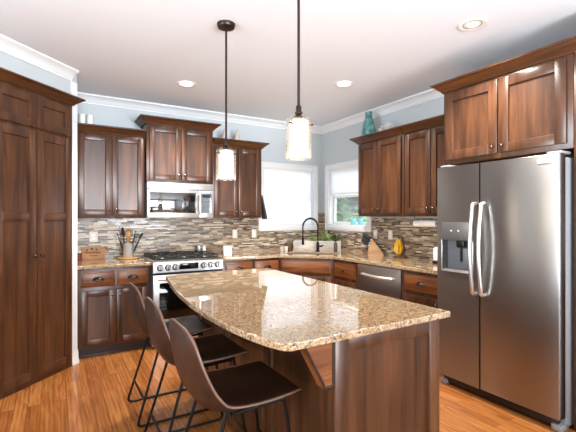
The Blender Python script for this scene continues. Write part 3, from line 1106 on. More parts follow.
obj('drip_tray', B().box(nx0 + 0.004, nx1 - 0.004, 0.006, 0.06, nz0 + 0.001, nz0 + 0.008, 0.002), 'steel_bright', fz)
b = B()
for x in (0.135, 0.20):
    b.box(x - 0.006, x + 0.006, -0.0055, -0.003, 1.27, 1.282, 0.001)
obj('indicator', b, mat('pale indicator', (230, 232, 236), 0.4), fz)
rd = obj('refrigerator_door', B().box(gp + 0.004, fw, 0.0, 0.075, FZ0, FZ1, 0.006, 3), 'steel', fr)
for x, par in ((gp - 0.035, fz), (gp + 0.035, rd)):
    pts = [(x, 0.0, 0.80), (x, -0.028, 0.805)]
    for i in range(13):
        u = i / 12
        pts.append((x, -0.036 - 0.034 * math.sin(PI * u), 0.81 + 0.67 * u))
    pts += [(x, -0.028, 1.485), (x, 0.0, 1.49)]
    obj('handle', B().tube(pts, 0.0135, 10), 'steel_bright', par)
obj('door_gasket', B().box(0.01, fw - 0.01, 0.075, 0.085, FZ0 + 0.01, FZ1 - 0.03), 'black', fr, smooth=False)
bd = obj('badge', B().box(fw - 0.135, fw - 0.048, -0.003, 0.0, 1.739, 1.766, 0.001), 'white', rd)
fcu = bpy.data.curves.new('badge_lettering', 'FONT')
fcu.body = 'FRIGIDAIRE'
fcu.size = 0.0135
fcu.extrude = 0.0004
fcu.align_x = 'CENTER'
fcu.align_y = 'CENTER'
fo = bpy.data.objects.new('badge_lettering', fcu)
C.objects.link(fo)
fo.parent = bd
fo.location = (fw - 0.0915, -0.0034, 1.7525)
fo.rotation_euler = (PI / 2, 0, 0)
fcu.materials.append(M['ink'])
bpy.context.view_layer.update()
fme = bpy.data.meshes.new_from_object(fo.evaluated_get(bpy.context.evaluated_depsgraph_get()))
fmo = bpy.data.objects.new('lettering', fme)
C.objects.link(fmo)
fmo.parent = bd
fmo.location = fo.location
fmo.rotation_euler = fo.rotation_euler
bpy.data.objects.remove(fo)
for x in (0.05, fw - 0.05):
    obj('hinge_cover', B().box(x - 0.045, x + 0.045, 0.03, 0.16, 1.797, 1.815, 0.005), 'case', fr)
gk = obj('kick_grille', B().box(0.03, fw - 0.03, 0.045, 0.08, 0.02, 0.078, 0.003), 'black', fr)
for x0, x1 in ((0.004, 0.07), (fw - 0.07, fw - 0.004)):
    obj('roller_foot', B().box(x0, x1, 0.03, 0.13, 0.0, 0.045, 0.01), 'case', fr)

# ------------------------------------------------------------------ island
IX0, IX1, IY0, IY1 = 1.012, 1.668, 1.32, 3.17
isl = thing('kitchen_island', 'dark wood kitchen island base with a panelled end', 'kitchen island', (0, 0, 0))
b = B().box(IX0 + 0.02, IX1, IY0 + 0.02, IY1, 0.0, 0.883)
obj('body', b, 'wood_v', isl, smooth=False)
# end panel facing the camera
ep = B()
door_geo(ep, IX0, IX1, 0.0, 0.883, IY0 + 0.022, (), 0.072, 0.022)
obj('end_panel', ep, 'wood_v', isl)
# panelled seating side: frames facing -X
T = Matrix.Translation((IX0 + 0.02, IY1, 0)) @ Matrix.Rotation(-PI / 2, 4, 'Z')
n = 3
L_ = IY1 - IY0 - 0.024
for i in range(n):
    sp = B()
    door_geo(sp, L_ * i / n, L_ * (i + 1) / n, 0.0, 0.883, 0.0, (), 0.06, 0.018)
    q = B().add(sp.v, sp.f, T)
    obj('side_panel', q, 'wood_v', isl)
def corbel(y, t=0.058):
    b, rb_ = B(), B()
    # outer block with sloped underside, in the XZ plane
    xa, xb, zt = 0.862, IX0, 0.883
    pr = [(xb, zt), (xa, zt), (xa, zt - 0.020), (xb - 0.055, 0.690), (xb - 0.050, 0.672), (xb, 0.672)]
    Tm = Matrix.Translation((0, y + t, 0)) @ Matrix.Rotation(PI / 2, 4, 'X')
    b.prism([(x, z) for x, z in pr], 0, t, T=Tm)
    # raised rim on the front face
    rim = 0.010
    pts = [(x, y - 0.002, z) for x, z in pr]
    for i in range(len(pts)):
        p, q = Vector(pts[i]), Vector(pts[(i + 1) % len(pts)])
        c_ = Vector((sum(p_[0] for p_ in pr) / 6, y - 0.002, sum(p_[1] for p_ in pr) / 6))
        p2, q2 = p + (c_ - p) * 0.06, q + (c_ - q) * 0.06
        rb_.tube([p2, q2], 0.0055, 6)
    return b, rb_
for y in (IY0 + 0.008, 2.215, 3.05):
    cb_, rim_ = corbel(y)
    cbo = obj('corbel', cb_, 'wood_lit', isl)
    obj('corbel_rim', rim_, 'wood_dark', cbo)
# granite top: curved seating edge
pts = []
ctrl = [(0.775, 3.245), (0.732, 2.95), (0.678, 2.58), (0.648, 2.20), (0.642, 1.90), (0.653, 1.65), (0.683, 1.44), (0.710, 1.335), (0.736, 1.272)]
def catmull(P_, n):
    out = []
    Q = [np.array(P_[0]) * 2 - np.array(P_[1])] + [np.array(p) for p in P_] + [np.array(P_[-1]) * 2 - np.array(P_[-2])]
    for i in range(1, len(Q) - 2):
        for k in range(n):
            t = k / n
            a, b_, c_, d_ = Q[i - 1], Q[i], Q[i + 1], Q[i + 2]
            out.append(tuple(0.5 * ((2 * b_) + (-a + c_) * t + (2 * a - 5 * b_ + 4 * c_ - d_) * t * t + (-a + 3 * b_ - 3 * c_ + d_) * t ** 3)))
    out.append(tuple(P_[-1]))
    return out
curve = catmull(ctrl, 5)
far = [(1.705, 3.225), (1.55, 3.262), (1.35, 3.285), (1.10, 3.285), (0.90, 3.265)]
near = [(0.768, 1.258), (1.20, 1.270), (1.712, 1.287)]
counter('island_countertop', 'big polished beige granite island top with a curved seating edge', curve + near + far, z0=0.8835, z1=0.914)

# ------------------------------------------------------------------ stools
def stool():
    r = thing('counter_stool', 'brown leather bucket counter stool', 'stool', (0, 0, 0), 0, 'leather stools at the island')
    ctrl = [(-0.266, 0.905, .080, 0), (-0.268, 0.900, .130, 0), (-0.270, 0.889, .165, .008), (-0.270, 0.860, .187, .016), (-0.266, 0.808, .200, .026), (-0.257, 0.745, .207, .038),
            (-0.242, 0.680, .212, .050), (-0.218, 0.618, .216, .058), (-0.178, 0.574, .219, .056), (-0.12, 0.555, .221, .042), (-0.03, 0.551, .222, .034), (0.07, 0.558, .220, .026), (0.16, 0.574, .216, .014), (0.216, 0.588, .209, .003), (0.237, 0.587, .199, 0.0), (0.247, 0.578, .187, 0.0)]
    rows = catmull([np.array(c_) for c_ in ctrl], 4)
    nt_ = 20
    th = 0.020
    vs, top, bot = [], [], []
    for i, (x, z, hw, curl) in enumerate(rows):
        a = rows[max(i - 1, 0)]
        c_ = rows[min(i + 1, len(rows) - 1)]
        tx, tz = c_[0] - a[0], c_[1] - a[1]
        l = math.hypot(tx, tz)
        tx, tz = tx / l, tz / l
        nx, nz = -tz, tx                                     # seat side normal (up / forward)
        if nx < 0 and nz < 0: nx, nz = -nx, -nz
        rt, rb_ = [], []
        for k in range(nt_ + 1):
            t = -1 + 2 * k / nt_
            e = curl * max(0, (abs(t) - 0.35) / 0.65) ** 2
            y = hw * t
            rt.append((x + nx * e, y, z + nz * e))
            s_ = th * (1 - 0.55 * abs(t) ** 8)
            rb_.append((x + nx * (e - s_), y, z + nz * (e - s_)))
        top.append(rt)
        bot.append(rb_)
    nr = len(rows)
    b = B()
    w_ = nt_ + 1
    vs = [p for row in top for p in row] + [p for row in bot for p in row]
    o = nr * w_
    fs = []
    for i in range(nr - 1):
        for k in range(nt_):
            q = i * w_ + k
            fs.append([q, q + 1, q + w_ + 1, q + w_])
            fs.append([o + q + w_, o + q + w_ + 1, o + q + 1, o + q])
    rim = [i for i in range(w_)] + [i * w_ + nt_ for i in range(1, nr)] + [(nr - 1) * w_ + k for k in range(nt_ - 1, -1, -1)] + [i * w_ for i in range(nr - 2, 0, -1)]
    for i in range(len(rim)):
        a_, c_ = rim[i], rim[(i + 1) % len(rim)]
        fs.append([a_, c_, o + c_, o + a_])
    b.add(vs, fs)
    sh = obj('seat_shell', b, 'leather', r)
    pp = [Vector(vs[i]) * 0.5 + Vector(vs[o + i]) * 0.5 for i in rim]
    obj('edge_piping', B().tube(pp, 0.0062, 6, closed=True), 'piping', sh, label='leather edge piping with its highlight as lighter brown')
    lr = 0.0085
    def bent(pts, rad=0.035):
        out = [Vector(pts[0])]
        for i in range(1, len(pts) - 1):
            p, q, s_ = Vector(pts[i - 1]), Vector(pts[i]), Vector(pts[i + 1])
            d0, d1 = (p - q).normalized(), (s_ - q).normalized()
            for k in range(6):
                u = k / 5
                out.append((q + d0 * rad) * (1 - u) ** 2 + q * 2 * u * (1 - u) + (q + d1 * rad) * u * u)
        out.append(Vector(pts[-1]))
        return out
    for s_ in (-1, 1):
        y = 0.206 * s_
        yt = 0.165 * s_
        obj('sled_leg', B().tube(bent([(-0.110, yt, 0.580), (-0.283, y, 0.0095), (0.238, y, 0.0095), (0.165, yt, 0.556)]), lr, 8), 'matte_black', r)
    def onleg(z, front):
        u = z / 0.585
        if front: return (0.238 - 0.073 * u, 0.206 - 0.041 * u)
        return (-0.283 + 0.173 * u, 0.206 - 0.041 * u)
    x, y = onleg(0.165, False)
    obj('stretcher', B().tube([(x, -y, 0.165), (x, y, 0.165)], lr * 0.9, 8), 'matte_black', r)
    x, y = onleg(0.22, True)
    obj('footrest', B().tube([(x, -y, 0.22), (x, y, 0.22)], lr, 8), 'matte_black', r)
    b = B()
    for xx, zz in ((-0.085, 0.527), (0.150, 0.543)):
        b.tube([(xx, -0.168, zz), (xx, 0.168, zz)], lr, 8)
    for yy in (-0.165, 0.165):
        b.tube([(-0.105, yy, 0.565), (-0.08, yy, 0.534), (0.165, yy, 0.545)], lr, 8)
    obj('seat_frame', b, 'matte_black', r)
    return r
s0 = stool()
s0.location = (0.752, 1.755, 0)
s0['label'] = 'brown leather stool nearest the panelled island end, front one of three'
s1 = copy_tree(s0)
s1.location = (0.752, 2.345, 0)
s1['label'] = 'middle of the three brown leather stools at the island'
s2 = copy_tree(s0)
s2.location = (0.752, 2.935, 0)
s2['label'] = 'brown leather stool nearest the range, farthest of the three'

# ------------------------------------------------------------------ pendants
def pendant(label, x, y, zb):
    r = thing('pendant_light', label, 'pendant lamp', (x, y, HC), 0, 'pendant lamps over the island')
    zb -= HC
    h = 0.225
    zt = zb + h
    obj('canopy', B().lathe([(0.0, -0.032), (0.03, -0.032), (0.058, -0.026), (0.064, -0.012), (0.064, -0.0005), (0, -0.0005)], 24), 'rod_bronze', r)
    obj('rod', B().tube([(0, 0, -0.03), (0, 0, zt + 0.055)], 0.0075, 10), 'rod_bronze', r)
    sk = obj('socket', B().lathe([(0.0, zt - 0.02), (0.018, zt - 0.02), (0.020, zt + 0.0), (0.014, zt + 0.010), (0.021, zt + 0.016), (0.021, zt + 0.024), (0.015, zt + 0.03), (0.015, zt + 0.052), (0.009, zt + 0.062), (0, zt + 0.062)], 16), 'bronze', r)
    for k in range(3):
        a = R(200 + 120 * k)
        c_, s_ = math.cos(a), math.sin(a)
        am = obj('arm', B().tube([(0.012 * c_, 0.012 * s_, zt + 0.004), (0.035 * c_, 0.035 * s_, zt - 0.004), (0.058 * c_, 0.058 * s_, zt - 0.024), (0.062 * c_, 0.062 * s_, zt - 0.048)], 0.0035, 6), 'brass', r)
        obj('clip', B().tube([(0.05 * c_, 0.05 * s_, zt - 0.045), (0.078 * c_, 0.078 * s_, zt - 0.045)], 0.005, 8), 'bronze', am)
    g = B()
    n = 28
    vs, fs = [], []
    for rad in (0.069, 0.066):
        for z in (zb, zt - 0.018):
            for k in range(n):
                vs.append((rad * math.cos(2 * PI * k / n), rad * math.sin(2 * PI * k / n), z))
    for k in range(n):
        k2 = (k + 1) % n
        fs += [[k, k2, n + k2, n + k], [2 * n + k2, 2 * n + k, 3 * n + k, 3 * n + k2], [k2, k, 2 * n + k, 2 * n + k2], [n + k, n + k2, 3 * n + k2, 3 * n + k]]
    g.add(vs, fs)
    obj('outer_glass', g, 'lamp_glass', r)
    obj('inner_shade', B().lathe([(0.0, zb + 0.014), (0.046, zb + 0.014), (0.050, zb + 0.020), (0.050, zt - 0.03), (0.044, zt - 0.022), (0.0, zt - 0.020)], 24), 'lamp_on', r)
    l = bpy.data.lights.new('pendant_bulb', 'POINT')
    l.energy = 3.0
    l.color = (1, 0.86, 0.68)
    l.shadow_soft_size = 0.05
    lo = bpy.data.objects.new('pendant_bulb', l)
    C.objects.link(lo)
    lo.parent = r
    lo.location = (0, 0, zb - 0.06)
    return r
pendant('glass pendant lamp with its round canopy in view, hanging before the wall cabinet', 1.042, 2.612, 1.648)
pendant('glass pendant lamp nearer the camera, seen against the grey wall by the back window', 1.122, 1.782, 1.695)

# ------------------------------------------------------------------ recessed ceiling lights
def can(label, x, y, on):
    r = thing('recessed_light', label, 'ceiling light', (x, y, HC), 0, 'recessed ceiling lights')
    obj('trim_ring', B().lathe([(0.062, -0.002), (0.085, -0.008), (0.092, -0.006), (0.095, -0.0005), (0.062, -0.0005)], 28), 'white', r)
    obj('baffle', B().lathe([(0.050, -0.0012), (0.064, -0.0028), (0.066, -0.0012)], 24), 'baffle', r)
    if on:
        obj('lens', B().lathe([(0, -0.004), (0.064, -0.004), (0.066, -0.001), (0, -0.0005)], 24), 'can_on', r)
    else:
        obj('bulb', B().ball((0, 0, -0.002), 0.040, 0.040, 0.016), 'can_dim', r)
    l = bpy.data.lights.new('downlight', 'SPOT')
    l.energy = 175
    l.color = (1, 0.94, 0.86)
    l.spot_size = R(125)
    l.spot_blend = 0.8
    l.shadow_soft_size = 0.06
    lo = bpy.data.objects.new('downlight', l)
    C.objects.link(lo)
    lo.parent = r
    lo.location = (0, 0, -0.03)
can('lit recessed ceiling light above the range side', 1.16, 3.985, True)
can('lit recessed ceiling light between the nearer pendant and the corner', 2.54, 3.17, True)
can('dim recessed ceiling light near the refrigerator cabinet', 2.535, 1.73, False)

# ------------------------------------------------------------------ small things: tops of the cabinets
TZ = 2.286
CZ = 2.350                                   # top of the cabinet crowns
def riser(z0): return z0
for x, lab in ((0.262, 'left white pillar candle on top of the left wall cabinet'), (0.340, 'right white pillar candle on top of the left wall cabinet')):
    r = thing('pillar_candle', lab, 'candle', (x, 4.80, TZ), 0, 'white candles on the wall cabinet')
    obj('wax_body', B().lathe([(0, 0), (0.029, 0), (0.031, 0.004), (0.031, 0.205), (0.027, 0.212), (0, 0.206)], 20), 'wax', r)
    obj('wick', B().tube([(0, 0, 0.204), (0.001, 0, 0.222)], 0.0015, 6), 'ink', r)
for x, h, lab in ((1.885, 0.24, 'pale tapered cone ornament behind the pendant rod on the cabinet'), (2.062, 0.255, 'pale tapered cone ornament nearer the window on the cabinet')):
    o = obj('cone_ornament', B().lathe([(0, 0), (0.068, 0), (0.07, 0.006), (0.05, h * 0.35), (0.028, h * 0.7), (0.008, h * 0.97), (0, h)], 24), 'taupe', loc=(x, 4.78, TZ))
    tag(o, lab, 'ornament', 'cone ornaments on the wall cabinet')
# teal ridged vase
b = B()
prof = [(0.030, 0.0), (0.052, 0.01), (0.076, 0.06), (0.086, 0.12), (0.080, 0.18), (0.062, 0.25), (0.046, 0.31), (0.040, 0.36), (0.042, 0.385), (0.036, 0.385), (0.033, 0.34), (0.0, 0.33)]
n = 48
vs, fs = [], []
for r_, z in prof:
    for k in range(n):
        th = 2 * PI * k / n
        q = r_ * (1 + (0.05 if k % 4 == 0 else (-0.025 if k % 4 == 2 else 0.0)))
        vs.append((max(q, 1e-5) * math.cos(th), max(q, 1e-5) * math.sin(th), z))
for i in range(len(prof) - 1):
    for k in range(n):
        fs.append([i * n + k, i * n + (k + 1) % n, (i + 1) * n + (k + 1) % n, (i + 1) * n + k])
fs.append(list(range(n))[::-1])
b.add(vs, fs)
# fan of raised leaves on the front
for k in range(11):
    a = R(-75 + 15 * k)
    c0 = Vector((-0.083, 0, 0.10))
    b.tube([c0 + Vector((0.002, 0.006 * math.sin(a), 0.006 * math.cos(a))), c0 + Vector((0.006, 0.035 * math.sin(a), 0.035 * math.cos(a))), c0 + Vector((0.022, 0.062 * math.sin(a), 0.085 * math.cos(a)))], [0.003, 0.007, 0.003], 6)
tag(obj('vase', b, 'teal', loc=(3.315, 3.655, TZ), rot=(0, 0, R(25))), 'teal ribbed vase on top of the cabinet by the right window', 'vase')
# ivory flower cluster ornament
b = B()
rnd = random.Random(3)
for k in range(11):
    cx, cy, cz = rnd.uniform(-0.03, 0.03), rnd.uniform(-0.10, 0.10), rnd.uniform(0.06, 0.17) - abs(0)
    for j in range(5):
        a = 2 * PI * j / 5 + rnd.random()
        b.ball((cx + 0.012 * math.cos(a), cy + 0.016 * math.sin(a), cz + 0.014 * math.cos(a + 1)), 0.012, 0.014, 0.012, u=7, v=5)
    b.tube([(0, 0, 0.03), (cx * 0.6, cy * 0.6, cz * 0.6 + 0.01), (cx, cy, cz)], 0.004, 5)
b.lathe([(0, 0), (0.045, 0), (0.045, 0.012), (0.03, 0.035), (0, 0.038)], 16)
tag(obj('ornament', b, 'ivory', loc=(3.335, 3.41, TZ + 0.0)), 'ivory branching ornament beside the teal vase', 'ornament')

# ------------------------------------------------------------------ counter items
CT = 0.9145
# cutting board sign leaning on the splash
bl = thing('cutting_board_sign', 'wooden cutting board sign leaning against the backsplash', 'cutting board', (0.375, 4.872, CT), 0)
TB = Matrix.Rotation(R(-14), 4, 'X')
b = B()
out = []
hw_, hh = 0.122, 0.145
for (cx, cz, a0) in ((hw_ - 0.03, hh - 0.03, 0), (-hw_ + 0.03, hh - 0.03, 90), (-hw_ + 0.02, 0.02, 180), (hw_ - 0.02, 0.02, 270)):
    for k in range(5):
        a = R(a0 + 90 * k / 4)
        rd_ = 0.03 if cz > 0.1 else 0.02
        out.append((cx + rd_ * math.cos(a), cz + rd_ * math.sin(a)))
b.prism(out, 0, 0.016, T=TB @ Matrix.Translation((0, 0.016, 0)) @ Matrix.Rotation(PI / 2, 4, 'X'))
b.box(hw_ - 0.004, hw_ + 0.035, 0.001, 0.015, 0.075, 0.115, 0.006, T=TB)
bo = obj('board', b, 'board_wood', bl)
b = B()
for cx, cz, s_ in ((-0.060, 0.108, 0.009), (-0.012, 0.120, 0.011), (0.036, 0.110, 0.009)):
    b.ball((cx, -0.0006, cz), s_ * 1.2, 0.0012, s_, T=TB)
    b.tube([(cx, -0.0006, cz), (cx + 0.004, -0.0006, cz + s_ * 1.7)], 0.0012, 5, T=TB)
pts = [(-0.075 + 0.15 * i / 40, -0.0006, 0.078 + 0.010 * math.sin(i * 1.25) * (1 if i % 7 else 1.6)) for i in range(41)]
b.tube(pts, 0.0030, 5, T=TB)
pts = [(-0.035 + 0.08 * i / 24, -0.0006, 0.044 + 0.006 * math.sin(i * 1.4)) for i in range(25)]
b.tube(pts, 0.0024, 5, T=TB)
obj('painted_lettering', b, 'ink', bl)
j = thing('spice_jar', 'small spice jar with a white lid beside the cutting board', 'jar', (0.238, 4.86, CT), 0)
obj('jar_body', B().lathe([(0, 0), (0.021, 0), (0.023, 0.004), (0.023, 0.072), (0.018, 0.082), (0, 0.082)], 16), 'red_spice', j)
obj('lid', B().lathe([(0, 0.082), (0.021, 0.082), (0.021, 0.104), (0.019, 0.107), (0, 0.107)], 16), 'white', j)
# utensil crock on a round board
o = tag(obj('round_board', B().lathe([(0, 0), (0.112, 0), (0.118, 0.005), (0.118, 0.014), (0.113, 0.018), (0, 0.018)], 36), 'pale_wood', loc=(0.728, 4.80, CT)), 'round wooden board under the steel utensil crock', 'board')
ck = thing('utensil_crock', 'brushed steel utensil crock on the round board', 'crock', (0.728, 4.805, CT + 0.0185), 0)
obj('cylinder_wall', B().lathe([(0, 0), (0.056, 0), (0.058, 0.003), (0.058, 0.155), (0.060, 0.158), (0.055, 0.158), (0.053, 0.012), (0, 0.012)], 28), 'crock_steel', ck)
def utensil(name, label, base, tip, kind, m):
    base, tip = Vector(base), Vector(tip)
    r = thing(name, label, 'utensil', (0.728, 4.805, CT + 0.0185), 0, 'utensils in the steel crock')
    d = (tip - base).normalized()
    hl = base + d * (tip - base).length * 0.70
    obj('handle', B().tube([base, hl], [0.010, 0.008], 8), m, r)
    T = Matrix.Translation(hl) @ d.to_track_quat('Z', 'Y').to_matrix().to_4x4()
    ln = (tip - hl).length
    b = B()
    if kind == 'spoon':
        b.ball((0, 0, ln * 0.55), 0.033, 0.012, ln * 0.5, T=T)
        b.tube([(0, 0, -0.003), (0, 0, ln * 0.3)], 0.0082, 8, T=T)
    elif kind == 'spatula':
        b.prism([(-0.006, 0), (0.006, 0), (0.036, ln * 0.35), (0.038, ln), (-0.038, ln), (-0.036, ln * 0.35)], -0.004, 0.004, T=T @ Matrix.Rotation(PI / 2, 4, 'X'))
    else:
        for k in range(5):
            a = 2 * PI * k / 5
            b.tube([(0, 0, 0), (0.026 * math.cos(a), 0.026 * math.sin(a), ln * 0.45), (0.024 * math.cos(a), 0.024 * math.sin(a), ln * 0.75), (0, 0, ln)], 0.004, 5, T=T)
    obj('head', b, m, r)
utensil('spatula', 'black spatula leaning farthest left in the steel crock', (-0.034, 0.0, 0.014), (-0.115, 0.0, 0.275), 'spatula', 'black')
utensil('ladle', 'dark upright ladle left of the wooden spoons in the crock', (-0.018, 0.032, 0.014), (-0.058, 0.02, 0.335), 'spoon', mat('dark brown nylon', (52, 40, 34), 0.5))
utensil('wooden_spoon', 'pale wooden spoon standing in the middle of the crock', (-0.004, -0.034, 0.014), (-0.010, -0.045, 0.30), 'spoon', 'pale_wood')
utensil('whisk', 'wooden coloured whisk beside the wooden spoon in the crock', (0.012, 0.034, 0.014), (0.025, 0.05, 0.31), 'whisk', 'pale_wood')
utensil('turner', 'black turner leaning right of the wooden spoon in the crock', (0.016, 0.004, 0.014), (0.085, 0.0, 0.30), 'spatula', 'black')
utensil('serving_spoon', 'black serving spoon leaning farthest right in the steel crock', (0.036, -0.012, 0.014), (0.155, -0.01, 0.27), 'spoon', 'black')

# outlets
def plate(label, x, z, T, wide=0.07, kind='outlet'):
    r = thing('wall_plate', label, 'outlet', (0, 0, 0), 0, 'outlets on the tile')
    obj('cover', B().box(x - wide / 2, x + wide / 2, -ts - 0.006, -ts, z - 0.058, z + 0.058, 0.003, T=T), 'cream', r)
    b = B()
    if kind == 'outlet':
        for dz_ in (-0.026, 0.018):
            b.box(x - 0.017, x + 0.017, -ts - 0.008, -ts - 0.005, z + dz_ - 0.01, z + dz_ + 0.018, 0.001, T=T)
    else:
        b.box(x - 0.016, x + 0.016, -ts - 0.009, -ts - 0.005, z - 0.033, z + 0.033, 0.001, T=T)
    obj('insert', b, 'white', r)
plate('cream outlet plate on the tile above the cutting board', 0.383, 1.163, T1, 0.085)
plate('cream outlet plate on the tile right of the range', 2.092, 1.160, T1)
plate('cream switch plate on the tile at the back window edge', 2.378, 1.160, T1, kind='switch')
plate('cream switch plate on the tile by the right window edge', -3.758, 1.165, T2, kind='switch')
plate('cream outlet plate on the tile above the banana stand', -3.498, 1.170, T2)

# canister and shakers right of the range
cn = thing('canister', 'white lidded canister on the counter right of the range', 'canister', (1.815, 4.50, CT), 0)
obj('jar_body', B().lathe([(0, 0), (0.050, 0), (0.053, 0.004), (0.053, 0.098), (0.050, 0.102), (0, 0.102)], 24), 'ceramic', cn)
obj('lid', B().lathe([(0, 0.102), (0.054, 0.102), (0.054, 0.114), (0.048, 0.120), (0, 0.121)], 24), 'ceramic', cn)
for x, y, m, lab in ((1.565, 4.83, 'steel_bright', 'steel shaker on the back right corner of the range'), (1.622, 4.80, 'ceramic', 'white shaker at the right back edge of the range')):
    s_ = thing('shaker', lab, 'shaker', (x, y, 0.9625 if x < 1.66 else CT), 0, 'shakers on the range')
    obj('shaker_body', B().lathe([(0, 0), (0.019, 0), (0.021, 0.004), (0.018, 0.05), (0, 0.052)], 16), m, s_)
    obj('cap', B().lathe([(0, 0.051), (0.0185, 0.051), (0.018, 0.062), (0.010, 0.070), (0, 0.071)], 16), 'steel_bright', s_)

# dark towel hung on the side of the cabinet by the window
b = B()
vs, fs = [], []
nz_, ny_ = 14, 16
for i in range(nz_ + 1):
    z = 1.66 - 0.30 * i / nz_
    spread = 0.3 + 0.7 * (i / nz_)
    for k in range(ny_ + 1):
        u = -1 + 2 * k / ny_
        vs.append((2.372 + 0.014 * spread * (1 + math.sin(u * 7)) + 0.036 * (i / nz_), 4.685 + 0.07 * spread * u, z))
for i in range(nz_):
    for k in range(ny_):
        q = i * (ny_ + 1) + k
        fs.append([q, q + 1, q + ny_ + 2, q + ny_ + 1])
o = len(vs)
vs2 = vs + [(x - 0.012, y, z) for x, y, z in vs]
fs2 = fs + [[j + o for j in f][::-1] for f in fs]
W_ = ny_ + 1
rim = list(range(W_)) + [i * W_ + ny_ for i in range(1, nz_ + 1)] + [nz_ * W_ + k for k in range(ny_ - 1, -1, -1)] + [i * W_ for i in range(nz_ - 1, 0, -1)]
for i in range(len(rim)):
    a_, c_ = rim[i], rim[(i + 1) % len(rim)]
    fs2.append([a_, c_, o + c_, o + a_])
b.add(vs2, fs2)
tw = tag(obj('dish_towel', b, 'charcoal_cloth'), 'dark grey towel hanging on the cabinet side by the back window', 'towel')
hk = tag(obj('towel_hook', B().tube([(2.3415, 4.685, 1.69), (2.352, 4.685, 1.69), (2.372, 4.685, 1.672), (2.380, 4.685, 1.662), (2.392, 4.685, 1.668)], 0.005, 8), 'bronze'), 'small bronze hook holding the dark towel', 'hook')

# faucet and soap pump
FB = (3.095, 4.425)
fa = thing('kitchen_faucet', 'matte black spring neck faucet at the corner sink', 'faucet', (*FB, CT), 0)
obj('base', B().lathe([(0, 0), (0.030, 0), (0.030, 0.008), (0.022, 0.014), (0.020, 0.12), (0.016, 0.13), (0, 0.13)], 18), 'matte_black', fa)
hd = Vector((-0.80, 0.20, 0)).normalized() * 0.215
arc = []
for i in range(25):
    t = i / 24
    a = PI * t
    arc.append(Vector((hd.x * (1 - math.cos(a)) / 2, hd.y * (1 - math.cos(a)) / 2, 0.34 + 0.115 * math.sin(a))))
pts = [Vector((0, 0, 0.12)), Vector((0, 0, 0.24))] + arc + [Vector((hd.x, hd.y, 0.26)), Vector((hd.x, hd.y, 0.20))]
obj('neck', B().tube(pts, 0.0085, 10), 'matte_black', fa)
# the spring round the arch
sp_ = []
tot = len(arc)
turns = 34
full = [Vector((0, 0, 0.26))] + arc + [Vector((hd.x, hd.y, 0.25))]
for i in range(turns * 8 + 1):
    u = i / (turns * 8) * (len(full) - 1)
    k = min(int(u), len(full) - 2)
    p = full[k].lerp(full[k + 1], u - k)
    tg = (full[k + 1] - full[k]).normalized()
    sd = tg.cross(Vector((-hd.y, hd.x, 0)).normalized()).normalized()
    nn = Vector((-hd.y, hd.x, 0)).normalized()
    a = 2 * PI * i / 8
    sp_.append(p + (sd * math.cos(a) + nn * math.sin(a)) * 0.0125)
obj('spring', B().tube(sp_, 0.003, 5), 'matte_black', fa)
obj('spray_head', B().lathe([(0, 0.10), (0.017, 0.10), (0.019, 0.106), (0.017, 0.15), (0.013, 0.20), (0.012, 0.215), (0, 0.215)], 16, Matrix.Translation((hd.x, hd.y, 0))), 'matte_black', fa)
obj('holder_arm', B().tube([(0, 0, 0.215), (hd.x * 0.5, hd.y * 0.5, 0.215), (hd.x, hd.y, 0.205)], 0.005, 8), 'matte_black', fa)
obj('lever', B().tube([(0.0, 0, 0.075), (0.045, -0.03, 0.075), (0.060, -0.04, 0.095)], [0.014, 0.013, 0.008], 10), 'matte_black', fa)
sp2 = thing('soap_pump', 'slim dark soap pump right of the faucet', 'soap dispenser', (3.305, 4.305, CT), 0)
obj('bottle', B().lathe([(0, 0), (0.024, 0), (0.026, 0.004), (0.026, 0.115), (0.016, 0.13), (0, 0.132)], 18), mat('smoked grey bottle', (70, 66, 66), 0.3), sp2)
obj('pump', B().tube([(0, 0, 0.13), (0, 0, 0.16), (-0.01, -0.01, 0.166), (-0.04, -0.03, 0.160)], 0.006, 8), 'matte_black', sp2)

# whitewashed planter box across the corner, with small plants
pb = thing('planter_box', 'long whitewashed wooden planter box across the corner behind the faucet', 'planter', (3.225, 4.625, CT), -R(40))
hl, hd_, hh = 0.335, 0.055, 0.135
b = B()
b.box(-hl, hl, -hd_, -hd_ + 0.014, 0, hh, 0.002).box(-hl, hl, hd_ - 0.014, hd_, 0, hh, 0.002)
b.box(-hl, -hl + 0.014, -hd_ + 0.014, hd_ - 0.014, 0, hh, 0.002).box(hl - 0.014, hl, -hd_ + 0.014, hd_ - 0.014, 0, hh, 0.002)
b.box(-hl + 0.014, hl - 0.014, -hd_ + 0.014, hd_ - 0.014, 0.0, 0.012)
obj('box', b, 'white_wash', pb)
obj('soil_bed', B().box(-hl + 0.015, hl - 0.015, -hd_ + 0.015, hd_ - 0.015, 0.012, hh - 0.02), 'soil', pb, smooth=False)
def leaf(b, p, d, ln, wd, droop=0.3):
    p, d = Vector(p), Vector(d).normalized()
    s_ = d.cross(Vector((0, 0, 1)))
    if s_.length < 0.01: s_ = Vector((1, 0, 0))
    s_.normalize()
    up = s_.cross(d)
    vs = [p]
    for t, w_ in ((0.33, 0.8), (0.66, 1.0)):
        c_ = p + d * ln * t - Vector((0, 0, droop * ln * t * t))
        vs += [c_ + s_ * wd * w_ / 2 - up * 0.003, c_ + up * 0.004, c_ - s_ * wd * w_ / 2 - up * 0.003]
    vs.append(p + d * ln - Vector((0, 0, droop * ln)))
    b.add(vs, [[0, 1, 2], [0, 2, 3], [1, 4, 5, 2], [2, 5, 6, 3], [4, 7, 5], [5, 7, 6]])
rnd = random.Random(11)
cA, sA = math.cos(-R(40)), math.sin(-R(40))
